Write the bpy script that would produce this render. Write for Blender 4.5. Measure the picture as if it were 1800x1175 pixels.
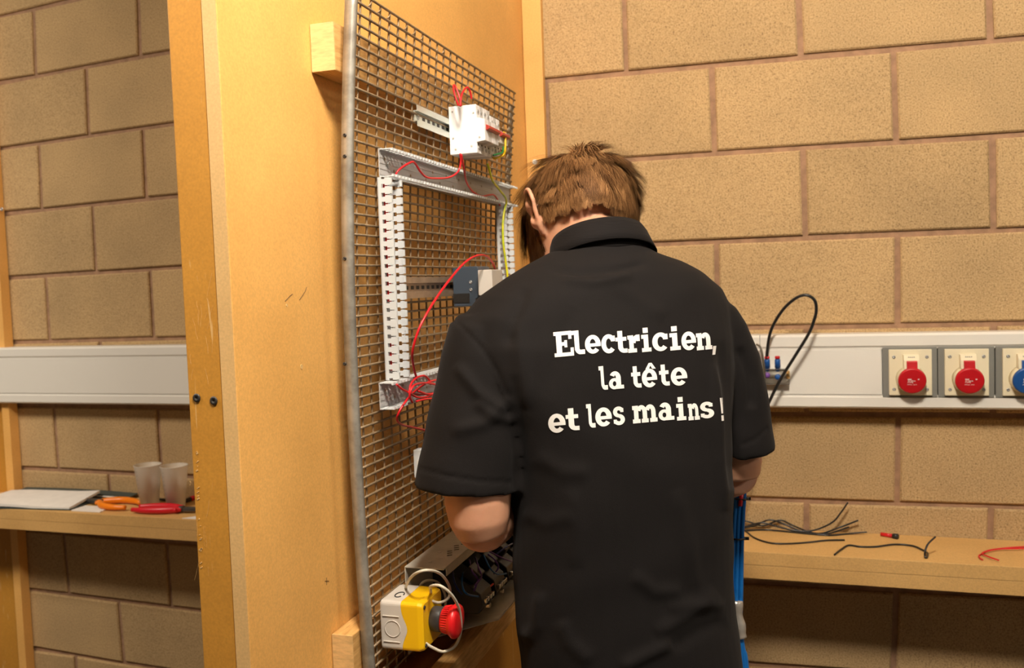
import bpy, bmesh, math, random
import numpy as np
from mathutils import Vector, Matrix
from mathutils.bvhtree import BVHTree

random.seed(7); rng = np.random.default_rng(11)
for o in list(bpy.data.objects): bpy.data.objects.remove(o)
scene = bpy.context.scene
col = scene.collection

# ------------------------------------------------------------------ camera
FPX = 1550.0
YAW, PITCH, ROLL = .3101, .0565, -.0347
CAM = np.array([2.1594, -2.1215, 1.3192])
def _axes():
    cy, sy = math.cos(YAW), math.sin(YAW)
    f = np.array([-sy*math.cos(PITCH), cy*math.cos(PITCH), -math.sin(PITCH)])
    r = np.array([cy, sy, 0.0]); u = np.cross(r, f)
    return math.cos(ROLL)*r+math.sin(ROLL)*u, -math.sin(ROLL)*r+math.cos(ROLL)*u, f
CR, CU, CF = _axes()
cd = bpy.data.cameras.new('camera'); cam = bpy.data.objects.new('camera', cd); col.objects.link(cam)
cd.sensor_width = 36; cd.sensor_fit = 'HORIZONTAL'; cd.lens = FPX/1800*36; cd.clip_start = .05
cam.matrix_world = Matrix(((CR[0], CU[0], -CF[0], CAM[0]), (CR[1], CU[1], -CF[1], CAM[1]), (CR[2], CU[2], -CF[2], CAM[2]), (0, 0, 0, 1)))
cd.dof.use_dof = True; cd.dof.focus_distance = 1.25; cd.dof.aperture_fstop = 6.5
scene.camera = cam

# ------------------------------------------------------------------ light
w = bpy.data.worlds.new('world'); scene.world = w; w.use_nodes = True
w.node_tree.nodes['Background'].inputs[0].default_value = (1, .9, .75, 1)
w.node_tree.nodes['Background'].inputs[1].default_value = .015
def area(name, loc, size, power, color, rot=(0, 0, 0)):
    l = bpy.data.lights.new(name, 'AREA'); l.shape = 'RECTANGLE'; l.size, l.size_y = size
    l.energy = power; l.color = color
    o = bpy.data.objects.new(name, l); o.location = loc; o.rotation_euler = rot; col.objects.link(o); return o
GLOBE_STRENGTH = 152          # added globe standing in for ceiling-bounced flash; carries the main light
area('fill_light', (-0.15, -1.75, 2.69), (1.1, .5), 42, (1, .88, .74))  # added fill that brightens the left bay
area('fill_light', (5.20, -1.60, 2.69), (1.1, .5), 30, (1, .88, .74))  # added fill from the right for the partition side
scene.view_settings.view_transform = 'Standard'; scene.view_settings.look = 'None'
scene.view_settings.exposure = .55; scene.view_settings.gamma = 1

# ------------------------------------------------------------------ helpers
def ray(x, y): return CF+CR*((x-900)/FPX)-CU*((y-587.5)/FPX)
def at(x, y, ax, v):
    r = ray(x, y); return CAM+r*((v-CAM[ax])/r[ax])
def PX(x, y, v): return at(x, y, 0, v)
def PY(x, y, v): return at(x, y, 1, v)
def PZ(x, y, v): return at(x, y, 2, v)
def PD(x, y, d): return CAM+ray(x, y)*d
def pix(P):
    q = np.asarray(P)-CAM; z = q@CF
    return 900+FPX*(q@CR)/z, 587.5-FPX*(q@CU)/z, z
def tag(o, label=None, cat=None, group=None, kind=None):
    if label: o['label'] = label
    if cat: o['category'] = cat
    if group: o['group'] = group
    if kind: o['kind'] = kind
    return o
def empty(name, loc, label, cat, group=None, kind=None):
    o = bpy.data.objects.new(name, None); o.location = Vector(loc); o.empty_display_size = .05
    col.objects.link(o); return tag(o, label, cat, group, kind)
def wloc(o):      # meshes keep world coordinates, only empties carry an offset
    return o.location.copy() if o.type == 'EMPTY' else Vector((0, 0, 0))
def link(name, me, mat, parent=None, smooth=False):
    o = bpy.data.objects.new(name, me); col.objects.link(o)
    if mat is not None:
        me.materials.clear(); me.materials.append(mat)
    if smooth: me.polygons.foreach_set('use_smooth', [True]*len(me.polygons))
    if parent is not None:
        o.parent = parent; o.matrix_parent_inverse = Matrix.Translation(-wloc(parent))
    return o
class MB:
    def __init__(s): s.v = []; s.f = []
    def add(s, vs, fs):
        b = len(s.v); s.v += [tuple(map(float, p)) for p in vs]; s.f += [tuple(i+b for i in f) for f in fs]; return s
    def box(s, a, b):
        x0, y0, z0 = a; x1, y1, z1 = b
        x0, x1 = min(x0, x1), max(x0, x1); y0, y1 = min(y0, y1), max(y0, y1); z0, z1 = min(z0, z1), max(z0, z1)
        return s.add([(x0,y0,z0),(x1,y0,z0),(x1,y1,z0),(x0,y1,z0),(x0,y0,z1),(x1,y0,z1),(x1,y1,z1),(x0,y1,z1)],
            [(0,3,2,1),(4,5,6,7),(0,1,5,4),(1,2,6,5),(2,3,7,6),(3,0,4,7)])
    def obox(s, c, ax, h):
        c = np.asarray(c, float); ax = [np.asarray(a, float)*k for a, k in zip(ax, h)]
        vs = [c+sx*ax[0]+sy*ax[1]+sz*ax[2] for sz in (-1, 1) for sx, sy in ((-1,-1),(1,-1),(1,1),(-1,1))]
        return s.add(vs, [(0,3,2,1),(4,5,6,7),(0,1,5,4),(1,2,6,5),(2,3,7,6),(3,0,4,7)])
    def prism(s, poly, d):           # polygon of 3D points extruded by vector d
        n = len(poly); p = [np.asarray(q, float) for q in poly]; d = np.asarray(d, float)
        return s.add(p+[q+d for q in p], [tuple(range(n-1, -1, -1)), tuple(range(n, 2*n))]+[(i, (i+1) % n, n+(i+1) % n, n+i) for i in range(n)])
    def tube(s, pts, r, n=8, cap=True):
        pts = [np.asarray(p, float) for p in pts]; m = len(pts)
        rs = r if hasattr(r, '__len__') else [r]*m
        t = [pts[min(i+1, m-1)]-pts[max(i-1, 0)] for i in range(m)]
        t = [a/(np.linalg.norm(a)+1e-12) for a in t]
        u = np.cross(t[0], (0, 0, 1.0))
        if np.linalg.norm(u) < 1e-3: u = np.cross(t[0], (1.0, 0, 0))
        u /= np.linalg.norm(u); vs = []
        for i in range(m):
            u = u-t[i]*(u@t[i]); u /= np.linalg.norm(u)+1e-12; k = np.cross(t[i], u)
            for j in range(n):
                a = 2*math.pi*j/n; vs.append(pts[i]+rs[i]*(math.cos(a)*u+math.sin(a)*k))
        fs = [(i*n+j, i*n+(j+1) % n, (i+1)*n+(j+1) % n, (i+1)*n+j) for i in range(m-1) for j in range(n)]
        if cap: fs += [tuple(range(n-1, -1, -1)), tuple((m-1)*n+j for j in range(n))]
        return s.add(vs, fs)
    def cyl(s, a, b, r, n=16, r2=None): return s.tube([a, b], [r, r if r2 is None else r2], n)
    def lathe(s, c, axis, prof, n=24):   # profile list of (distance along axis, radius)
        c = np.asarray(c, float); axis = np.asarray(axis, float); axis = axis/np.linalg.norm(axis)
        u = np.cross(axis, (0, 0, 1.0))
        if np.linalg.norm(u) < 1e-3: u = np.cross(axis, (1.0, 0, 0))
        u /= np.linalg.norm(u); k = np.cross(axis, u); vs = []
        for d, r in prof:
            for j in range(n):
                a = 2*math.pi*j/n; vs.append(c+axis*d+r*(math.cos(a)*u+math.sin(a)*k))
        m = len(prof)
        fs = [(i*n+j, i*n+(j+1) % n, (i+1)*n+(j+1) % n, (i+1)*n+j) for i in range(m-1) for j in range(n)]
        fs += [tuple(range(n-1, -1, -1)), tuple((m-1)*n+j for j in range(n))]
        return s.add(vs, fs)
    def loft(s, rings, cap=True):
        n = len(rings[0]); m = len(rings); vs = [p for r in rings for p in r]
        fs = [(i*n+j, i*n+(j+1) % n, (i+1)*n+(j+1) % n, (i+1)*n+j) for i in range(m-1) for j in range(n)]
        if cap: fs += [tuple(range(n-1, -1, -1)), tuple((m-1)*n+j for j in range(n))]
        return s.add(vs, fs)
    def grid(s, P):                      # 2D array of points
        nu, nv = len(P), len(P[0])
        return s.add([p for r in P for p in r], [(i*nv+j, i*nv+j+1, (i+1)*nv+j+1, (i+1)*nv+j) for i in range(nu-1) for j in range(nv-1)])
    def mesh(s, name, bevel=0, seg=2):
        me = bpy.data.meshes.new(name); me.from_pydata(s.v, [], s.f)
        bm = bmesh.new(); bm.from_mesh(me)
        if bevel:
            bmesh.ops.bevel(bm, geom=[e for e in bm.edges], offset=bevel, segments=seg, affect='EDGES', profile=.6, clamp_overlap=True)
        bmesh.ops.recalc_face_normals(bm, faces=bm.faces); bm.to_mesh(me); bm.free(); me.update(); return me
    def build(s, name, mat, parent=None, smooth=False, bevel=0, seg=2):
        return link(name, s.mesh(name, bevel, seg), mat, parent, smooth)
def spline(pts, n=8):
    p = [np.asarray(q, float) for q in pts]; p = [2*p[0]-p[1]]+p+[2*p[-1]-p[-2]]; out = []
    for i in range(1, len(p)-2):
        for k in range(n):
            t = k/n; a, b, c, d = p[i-1:i+3]
            out.append(.5*((2*b)+(-a+c)*t+(2*a-5*b+4*c-d)*t*t+(-a+3*b-3*c+d)*t**3))
    out.append(p[-2]); return out

# ------------------------------------------------------------------ materials
def mat(name, c, rough=.5, metal=0, spec=.5, var=0, vs=30, bump=0, bs=200, dist=.002, detail=4, alpha=None, trans=0, sss=0, sheen=0, coat=0, stretch=None, c2=None, ramp=(.35, .65)):
    m = bpy.data.materials.new(name); m.use_nodes = True; nt = m.node_tree; b = nt.nodes['Principled BSDF']
    b.inputs['Base Color'].default_value = (*c, 1); b.inputs['Roughness'].default_value = rough; b.inputs['Metallic'].default_value = metal
    b.inputs['Transmission Weight'].default_value = trans; b.inputs['Specular IOR Level'].default_value = spec
    if sss:
        b.inputs['Subsurface Weight'].default_value = sss; b.inputs['Subsurface Radius'].default_value = (.012, .005, .003); b.inputs['Subsurface Scale'].default_value = 1
    if sheen: b.inputs['Sheen Weight'].default_value = sheen; b.inputs['Sheen Roughness'].default_value = .5
    if coat: b.inputs['Coat Weight'].default_value = coat
    if alpha is not None: b.inputs['Alpha'].default_value = alpha
    if var or bump:
        tc = nt.nodes.new('ShaderNodeTexCoord'); mp = nt.nodes.new('ShaderNodeMapping')
        nt.links.new(tc.outputs['Object'], mp.inputs[0])
        if stretch: mp.inputs['Scale'].default_value = stretch
    if var:
        n = nt.nodes.new('ShaderNodeTexNoise'); n.inputs['Scale'].default_value = vs; n.inputs['Detail'].default_value = detail; n.inputs['Roughness'].default_value = .6
        nt.links.new(mp.outputs[0], n.inputs['Vector'])
        r = nt.nodes.new('ShaderNodeValToRGB'); r.color_ramp.elements[0].position, r.color_ramp.elements[1].position = ramp
        lo = c2 if c2 else tuple(k*(1-var) for k in c)
        r.color_ramp.elements[0].color = (*lo, 1); r.color_ramp.elements[1].color = (*(tuple(min(1, k*(1+var)) for k in c)), 1)
        nt.links.new(n.outputs['Fac'], r.inputs[0]); nt.links.new(r.outputs[0], b.inputs['Base Color'])
    if bump:
        n2 = nt.nodes.new('ShaderNodeTexNoise'); n2.inputs['Scale'].default_value = bs; n2.inputs['Detail'].default_value = 3
        nt.links.new(mp.outputs[0], n2.inputs['Vector'])
        bp = nt.nodes.new('ShaderNodeBump'); bp.inputs['Strength'].default_value = bump; bp.inputs['Distance'].default_value = dist
        nt.links.new(n2.outputs['Fac'], bp.inputs['Height']); nt.links.new(bp.outputs[0], b.inputs['Normal'])
    return m
def block_mat():
    m = bpy.data.materials.new('concrete_block'); m.use_nodes = True; nt = m.node_tree; b = nt.nodes['Principled BSDF']; b.inputs['Roughness'].default_value = .92
    N = nt.nodes.new; L = nt.links.new
    tc = N('ShaderNodeTexCoord')
    g = N('ShaderNodeTexNoise'); g.inputs['Scale'].default_value = 290; g.inputs['Detail'].default_value = 4; g.inputs['Roughness'].default_value = .65; L(tc.outputs['Object'], g.inputs['Vector'])
    big = N('ShaderNodeTexNoise'); big.inputs['Scale'].default_value = 5; big.inputs['Detail'].default_value = 4; L(tc.outputs['Object'], big.inputs['Vector'])
    r1 = N('ShaderNodeValToRGB'); e = r1.color_ramp.elements
    e[0].position = .30; e[0].color = (.20, .125, .06, 1); e[1].position = .46; e[1].color = (.48, .325, .152, 1)
    e2 = e.new(.62); e2.color = (.57, .395, .20, 1); e3 = e.new(.74); e3.color = (.66, .49, .275, 1)
    L(g.outputs['Fac'], r1.inputs[0])
    r2 = N('ShaderNodeValToRGB'); r2.color_ramp.elements[0].position = .3; r2.color_ramp.elements[0].color = (.86, .86, .86, 1); r2.color_ramp.elements[1].position = .7; r2.color_ramp.elements[1].color = (1.05, 1.04, 1.02, 1)
    L(big.outputs['Fac'], r2.inputs[0])
    mx = N('ShaderNodeMix'); mx.data_type = 'RGBA'; mx.blend_type = 'MULTIPLY'; mx.inputs[0].default_value = 1
    L(r1.outputs[0], mx.inputs[6]); L(r2.outputs[0], mx.inputs[7])
    oi = N('ShaderNodeObjectInfo'); hs = N('ShaderNodeHueSaturation'); mr = N('ShaderNodeMapRange'); mr.inputs['To Min'].default_value = .92; mr.inputs['To Max'].default_value = 1.06
    L(oi.outputs['Random'], mr.inputs['Value']); L(mr.outputs[0], hs.inputs['Value']); L(mx.outputs[2], hs.inputs['Color']); L(hs.outputs[0], b.inputs['Base Color'])
    bp = N('ShaderNodeBump'); bp.inputs['Strength'].default_value = .7; bp.inputs['Distance'].default_value = .003; L(g.outputs['Fac'], bp.inputs['Height']); L(bp.outputs[0], b.inputs['Normal'])
    return m
def mdf_mat(name, c, scratch=.0):
    m = bpy.data.materials.new(name); m.use_nodes = True; nt = m.node_tree; b = nt.nodes['Principled BSDF']; b.inputs['Roughness'].default_value = .55
    N = nt.nodes.new; L = nt.links.new; tc = N('ShaderNodeTexCoord')
    a = N('ShaderNodeTexNoise'); a.inputs['Scale'].default_value = 4; a.inputs['Detail'].default_value = 5; L(tc.outputs['Object'], a.inputs['Vector'])
    f = N('ShaderNodeTexNoise'); f.inputs['Scale'].default_value = 320; f.inputs['Detail'].default_value = 2; L(tc.outputs['Object'], f.inputs['Vector'])
    r = N('ShaderNodeValToRGB'); r.color_ramp.elements[0].position = .3; r.color_ramp.elements[1].position = .72
    r.color_ramp.elements[0].color = (*(k*j for k, j in zip(c, (.86, .82, .74))), 1); r.color_ramp.elements[1].color = (*(min(1, k*1.08) for k in c), 1)
    L(a.outputs['Fac'], r.inputs[0])
    mr = N('ShaderNodeMapRange'); mr.inputs['From Min'].default_value = .3; mr.inputs['From Max'].default_value = .7; mr.inputs['To Min'].default_value = .90; mr.inputs['To Max'].default_value = 1.07; L(f.outputs['Fac'], mr.inputs['Value'])
    hs = N('ShaderNodeHueSaturation'); L(r.outputs[0], hs.inputs['Color']); L(mr.outputs[0], hs.inputs['Value'])
    out = hs.outputs[0]
    if scratch:
        mp = N('ShaderNodeMapping'); mp.inputs['Scale'].default_value = (60, 60, 5); mp.inputs['Rotation'].default_value = (.08, .12, 0); L(tc.outputs['Object'], mp.inputs[0])
        s = N('ShaderNodeTexNoise'); s.inputs['Scale'].default_value = 2.2; s.inputs['Detail'].default_value = 1; s.inputs['Distortion'].default_value = 1.2; L(mp.outputs[0], s.inputs['Vector'])
        sr = N('ShaderNodeValToRGB'); sr.color_ramp.elements[0].position = .70; sr.color_ramp.elements[0].color = (0, 0, 0, 1); sr.color_ramp.elements[1].position = .76; sr.color_ramp.elements[1].color = (scratch,)*3+(1,)
        L(s.outputs['Fac'], sr.inputs[0])
        mx = N('ShaderNodeMix'); mx.data_type = 'RGBA'; L(sr.outputs[0], mx.inputs[0]); L(out, mx.inputs[6]); mx.inputs[7].default_value = (.80, .56, .26, 1); out = mx.outputs[2]
    L(out, b.inputs['Base Color']); return m

BLOCK = block_mat()
MORTAR = mat('mortar', (.33, .195, .115), .95, var=.18, vs=40, bump=.4, bs=260)
MDF = mdf_mat('mdf', (.79, .44, .128))
MDFW = mdf_mat('mdf_worn', (.54, .255, .034), .5)
MDFEDGE = mdf_mat('mdf_edge', (.70, .45, .19))
SHELFM = mdf_mat('shelf_mdf', (.62, .38, .14))
PINE = mat('pine', (.66, .39, .14), .6, var=.16, vs=22, stretch=(9, 1, 9), bump=.15, bs=120, c2=(.52, .28, .08))
PINEEND = mat('pine_end', (.72, .47, .20), .65, var=.14, vs=60, stretch=(1, 1, 4))
PAINT = mat('grey_paint', (.26, .24, .21), .9, var=.03, vs=6)
FLOORM = mat('floor_vinyl', (.09, .075, .06), .5, var=.12, vs=30)
TRUNK = mat('white_pvc', (.72, .70, .64), .38)
GREYP = mat('grey_plate', (.20, .20, .18), .45)
IVORY = mat('ivory_plastic', (.74, .67, .48), .35)
REDP = mat('red_plastic', (.48, .006, .012), .38, var=.05)
BLUEP = mat('blue_plastic', (.01, .075, .28), .38)
SCREW = mat('zinc_screw', (.45, .46, .46), .35, .8)
DARKM = mat('dark_metal', (.06, .055, .05), .5, .6)
MESHM = mat('mesh_wire_steel', (.27, .195, .115), .5, .4, var=.25, vs=60)
GALV = mat('galvanised_steel', (.42, .40, .35), .45, .6, var=.18, vs=30, c2=(.28, .26, .22))
DINM = mat('zinc_rail', (.62, .66, .60), .3, .55)
DINY = mat('yellow_zinc_rail', (.42, .30, .20), .35, .6, var=.15, vs=30)
DUCT = mat('grey_pvc_duct', (.42, .42, .42), .45)
DUCTL = mat('light_pvc_duct', (.62, .65, .66), .45)
WHITEP = mat('white_breaker_plastic', (.80, .80, .80), .4)
LGREY = mat('grey_breaker_plastic', (.55, .55, .54), .45)
TOGGLE = mat('toggle_red', (.38, .03, .02), .4)
WRED = mat('red_insulation', (.62, .012, .018), .35)
WYEL = mat('yellow_green_insulation', (.62, .56, .01), .35, var=.3, vs=50, c2=(.30, .50, .02))
WYELLOW = mat('yellow_insulation', (.72, .45, .01), .35)
WGREEN = mat('green_insulation', (.01, .16, .04), .35)
WBLK = mat('black_insulation', (.012, .012, .012), .28)
WBLUE = mat('blue_insulation', (.008, .14, .46), .32)
WNAVY = mat('dark_blue_insulation', (.01, .03, .20), .35)
WPUR = mat('violet_insulation', (.16, .06, .30), .4)
WORG = mat('orange_insulation', (.75, .16, .01), .4)
WWHT = mat('white_cable_sheath', (.66, .61, .48), .4)
CONT = mat('blue_grey_plastic', (.045, .062, .085), .45)
BLKP = mat('black_plastic', (.018, .017, .016), .42)
TRAYM = mat('grey_tray_steel', (.62, .59, .51), .5, 0, var=.12, vs=20)
EBASE = mat('light_grey_plastic', (.62, .58, .52), .4)
EYEL = mat('yellow_plastic', (.86, .50, .005), .35)
ERED = mat('red_button', (.70, .012, .015), .33)
COLLARB = mat('dark_grey_plastic', (.045, .04, .038), .45)
SILVER = mat('bright_terminal', (.72, .72, .68), .2, .9)
PAPER = mat('paper', (.74, .71, .66), .8, var=.04, vs=40)
FOLDER = mat('dark_folder', (.045, .06, .055), .6)
CUPM = mat('frosted_plastic', (.78, .72, .62), .35, alpha=.55)
ORANGE = mat('orange_grip', (.85, .22, .005), .35)
REDGRIP = mat('red_grip', (.60, .008, .02), .35)
STEELT = mat('tool_steel', (.10, .10, .10), .4, .7)
TAPE = mat('silver_tape', (.58, .55, .50), .28, .55, bump=.6, bs=60, dist=.004)
SKIN = mat('skin', (.60, .31, .19), .5, var=.06, vs=25, sss=.25, bump=.08, bs=300)
FABRIC = mat('black_pique_cotton', (.0065, .0052, .0050), .85, spec=.22, bump=.35, bs=900, dist=.0006, sheen=.02, var=.12, vs=500)
RIB = mat('black_ribbed_collar', (.0065, .0052, .0052), .85, spec=.22, bump=.6, bs=40, dist=.0012, stretch=(1, 1, 14), sheen=.02)
PRINT = mat('white_print', (.80, .79, .76), .55)
DENIM = mat('dark_denim', (.018, .022, .035), .85, bump=.4, bs=700, dist=.0006)
SHOEM = mat('black_leather', (.015, .014, .013), .45)
def hair_mat():
    m = bpy.data.materials.new('brown_hair'); m.use_nodes = True; nt = m.node_tree; b = nt.nodes['Principled BSDF']
    b.inputs['Roughness'].default_value = .6; b.inputs['Specular IOR Level'].default_value = .1
    a = nt.nodes.new('ShaderNodeAttribute'); a.attribute_name = 'shade'
    r = nt.nodes.new('ShaderNodeValToRGB'); e = r.color_ramp.elements
    e[0].position = 0; e[0].color = (.045, .020, .008, 1); e[1].position = 1; e[1].color = (.40, .21, .085, 1); k = e.new(.5); k.color = (.17, .080, .028, 1)
    nt.links.new(a.outputs['Fac'], r.inputs[0]); nt.links.new(r.outputs[0], b.inputs['Base Color']); return m
HAIRM = hair_mat()
SCALP = mat('hair_base', (.080, .040, .017), .95, spec=.05)

# ------------------------------------------------------------------ room
def struct(name, a, b, m):
    return tag(MB().box(a, b).build(name, m), kind='structure')
struct('floor', (-4.5, -7.0, -.1), (7.5, .12, 0), FLOORM)
struct('ceiling', (-4.5, -7.0, 3.50), (7.5, .12, 3.6), PAINT)
struct('wall_left', (-4.6, -7.0, 0), (-4.5, .12, 3.5), PAINT)
struct('wall_right', (7.5, -7.0, 0), (7.6, .12, 3.5), PAINT)
struct('wall_front', (-4.6, -7.1, 0), (7.6, -7.0, 3.5), PAINT)
wb = MB().box((-4.5, .008, 0), (7.5, .12, 3.5)).build('wall_back', MORTAR); tag(wb, kind='structure')
WCO = np.array([[-0.00597, 0.0286, 0.00317, 0.00732, 0.00262, 0.00014, -0.02679, -0.00079, -0.01285, -0.0002],
                [-0.00068, 0.00058, 0.02099, -0.003, 0.00564, 0.00407, 0.00118, -0.02061, -0.00053, -0.00499]])
def uneven(X, z):      # the courses wander by up to a centimetre
    a = min(max((X-1.2)/1.2, -1.15), 1.2); b = min(max((z-1.2)/.8, -1.3), 1.3)
    d = WCO@np.array([1, a, b, a*a, a*b, b*b, a**3, a*a*b, a*b*b, b**3]); return X+d[0], z+d[1]
JT = .0062
for k in range(-8, 6):
    z1, z0 = 1.2-k*.2, 1.2-(k+1)*.2
    if z0 < -.01: continue
    z1 = min(z1, 2.8)
    for i in range(-5, 11):
        u0 = 2*i + (1 if k % 2 == 0 else 0)     # row between joints k and k+1
        x0, x1 = u0*.198, (u0+2)*.198
        if x1 < -1.0 or x0 > 3.7: continue
        q = [uneven(x, z) for x, z in ((x0, z0), (x1, z0), (x1, z1), (x0, z1))]
        q = [(q[0][0]+JT, max(q[0][1]+JT, .001)), (q[1][0]-JT, max(q[1][1]+JT, .001)), (q[2][0]-JT, q[2][1]-JT), (q[3][0]+JT, q[3][1]-JT)]
        q = [(x+random.uniform(-.0012, .0012), z+random.uniform(-.0012, .0012)) for x, z in q]
        cx = sum(p[0] for p in q)/4; cz = sum(p[1] for p in q)/4; dy = random.uniform(-.0008, .0008)
        inn = [(x+math.copysign(.0035, cx-x), z+math.copysign(.0035, cz-z)) for x, z in q]
        vs = [(x, .02, z) for x, z in q]+[(x, .0035+dy, z) for x, z in q]+[(x, dy, z) for x, z in inn]
        fs = [(0,1,5,4),(1,2,6,5),(2,3,7,6),(3,0,4,7),(4,5,9,8),(5,6,10,9),(6,7,11,10),(7,4,8,11),(8,9,10,11)]
        MB().add(vs, fs).build('block', BLOCK, wb)
# light panels, unseen, added to brighten the left bay and the partition's right side
for i, (x, y, sx, sy, lab) in enumerate([(-.15, -1.75, 1.1, .5, 'long white light panel, unseen, added to brighten the left bay'), (5.20, -1.6, 1.1, .5, 'long white light panel, unseen, added to brighten the partition from the right')]):
    e = empty('fill_panel', (x, y, 3.50), lab, 'ceiling light', 'added fill lights')
    hx, hy = sx/2+.03, sy/2+.03; m = MB()
    m.box((x-hx, y-hy, 2.695), (x+hx, y-hy+.028, 2.75)).box((x-hx, y+hy-.028, 2.695), (x+hx, y+hy, 2.75)).box((x-hx, y-hy, 2.695), (x-hx+.028, y+hy, 2.75)).box((x+hx-.028, y-hy, 2.695), (x+hx, y+hy, 2.75))
    m.build('frame', TRUNK, e)
    for sx_ in (-1, 1): MB().cyl((x+sx_*(hx-.014), y, 2.75), (x+sx_*(hx-.014), y, 3.50), .004, 8).build('rod', SCREW, e)
    MB().box((x-sx/2, y-sy/2, 2.715), (x+sx/2, y+sy/2, 2.722)).build('diffuser', PAPER, e)

gm = bpy.data.materials.new('opal_globe_glow'); gm.use_nodes = True; gb = gm.node_tree.nodes['Principled BSDF']
gb.inputs['Base Color'].default_value = (.8, .8, .8, 1); gb.inputs['Emission Color'].default_value = (1, .875, .73, 1); gb.inputs['Emission Strength'].default_value = GLOBE_STRENGTH
GX, GY, GZ = 2.16, -1.78, 2.50  # unseen globe put in to play the flash bounced off the ceiling
e = empty('bounce_globe', (GX, GY, 3.50), 'added opal globe standing in for flash bounced off the ceiling', 'lamp')
MB().lathe((GX, GY, GZ), (0, 0, 1), [(-.15*math.cos(t), max(.15*math.sin(t), .001)) for t in [math.pi*k/16 for k in range(17)]], 32).build('globe', gm, e, True)
MB().lathe((GX, GY, GZ+.135), (0, 0, 1), [(0, .06), (.03, .06), (.04, .012), (.815, .012), (.82, .05), (.844, .05)], 24).build('holder', TRUNK, e, True)

# ------------------------------------------------------------------ partition and wall battens
XP = 1.539
e = empty('partition', (1.505, -.62, 0), 'tall tan board partition dividing the two work bays', 'partition')
MB().box((1.520, -1.245, 0), (XP, -.001, 2.45)).build('side_panel', MDF, e, bevel=.0012)
MB().box((1.472, -1.222, 0), (1.490, -.001, 2.45)).build('side_panel', MDF, e, bevel=.0012)
tag(MB().box((1.472, -1.245, 0), (1.5195, -1.2225, 2.45)).build('front_board', MDFW, e, bevel=.0015), 'scuffed darker front board')
MB().box((1.5200, -1.2466, 0), (XP-.0006, -1.2452, 2.45)).build('cut_edge', MDFEDGE, e)
def screw(c, axis, r, parent, m=SCREW, name='screw'):
    o = MB().lathe(c, axis, [(0, r), (.0008, r), (.0014, r*.75), (.0014, r*.35), (.0004, r*.3)], 14).build(name, m, parent, True); return o
for px, py in ((345, 700), (375, 705)): screw(PY(px, py, -1.2465)+np.array([0, .001, 0]), (0, -1, 0), .0052, e, DARKM)
LIGHTW = mat('raw_fibre', (.66, .42, .16), .8); PENCIL = mat('pencil', (.16, .09, .03), .8)
for px, py, r in ((530, 645, .0034), (504, 537, .0022)): MB().lathe(PX(px, py, XP)+np.array([.0001, 0, 0]), (1, 0, 0), [(0, r), (.0004, r*.9), (.0002, r*.3)], 12).build('dent', LIGHTW, e)
for pa, pb in (((501, 530), (509, 521)), ((509, 521), (514, 517)), ((526, 528), (536, 513)), ((536, 513), (539, 505)), ((571, 1022), (578, 1022)), ((574, 1016), (574, 1029))):
    MB().tube([PX(*pa, XP+.0002), PX(*pb, XP+.0002)], .0005, 4).build('pencil_mark', PENCIL, e)
sc_ = MB(); r_ = random.Random(3)
for k in range(26):
    x = r_.uniform(334, 384); y = r_.choice((r_.uniform(470, 690), r_.uniform(520, 640), r_.uniform(780, 1000))); L = r_.uniform(8, 45); dx = r_.uniform(-.25, .25)*L
    sc_.tube(spline([PY(x+dx*j/3+r_.uniform(-1, 1), y+L*j/3, -1.2452) for j in range(4)], 3), r_.uniform(.00008, .00017), 4)
for k in range(22):
    y = r_.uniform(790, 1000); xe = 340+(y-700)*.042+r_.uniform(0, 3)
    p = PY(xe, y, -1.2453); sc_.obox(p, ((.8, 0, .6), (0, 1, 0), (-.6, 0, .8)), (r_.uniform(.0004, .0022), .0002, r_.uniform(.0003, .0009)))
tag(sc_.build('scratches', LIGHTW, e), kind='stuff')
e = empty('wall_batten', (1.565, -.012, 0), 'narrow tan vertical strip in the corner between partition and block wall', 'batten')
MB().box((1.5405, -.022, 0), (1.588, -.0015, 2.45)).build('strip', MDF, e, bevel=.001)
screw(PY(940, 285, -.0225), (0, -1, 0), .0065, e, TRUNK)
e = empty('wall_batten', (-.28, -.012, 0), 'wide tan vertical board on the block wall at the far left', 'batten')
MB().box((-.46, -.020, 0), (-.165, -.0015, 2.45)).build('strip', MDFW, e, bevel=.001)
MB().box((-.165, -.034, 0), (-.137, -.0015, 2.45)).build('edge_strip', MDF, e, bevel=.001)
screw(PY(3, 368, -.021), (0, -1, 0), .006, e)

# ------------------------------------------------------------------ trunking
def trunk(label, x0, x1, cov, z0=1.018, z1=1.183):
    e = empty('cable_trunking', ((x0+x1)/2, -.03, z0), label, 'trunking')
    def prof(p): return [(x0, y, z) for y, z in p]
    d = (x1-x0, 0, 0); h = z1-z0
    body = [(-.0005, z0), (-.054, z0), (-.058, z0+.004), (-.058, z0+.024), (-.055, z0+.026), (-.055, z0+.030), (-.045, z0+.030), (-.045, z1-.034), (-.055, z1-.034), (-.055, z1-.030), (-.058, z1-.026), (-.058, z1-.005), (-.053, z1), (-.0005, z1)]
    MB().prism(prof(body), d).build('body', TRUNK, e)
    for a, b in cov: MB().box((a+.0006, -.0568, z0+.0305), (b-.0006, -.045, z1-.0345)).build('cover', TRUNK, e, bevel=.0008)
    return e
trunk('white cable trunking on the wall behind the left shelf', -1.0, 1.470, [(-1.0, 1.47)], 1.012, 1.180)
tr = trunk('white cable trunking with sockets on the wall right of the worker', 1.590, 3.4, [(1.59, 2.0855), (2.0855, 2.3405), (2.67, 3.4)], 1.020, 1.184)
MB().box((2.0848, -.0584, 1.160), (2.0862, -.045, 1.1842)).build('joint_line', GREYP, tr)
MB().cyl((2.178, -.035, 1.018), (2.178, -.035, 1.021), .012, 16).build('plug', IVORY, tr, True)

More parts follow.
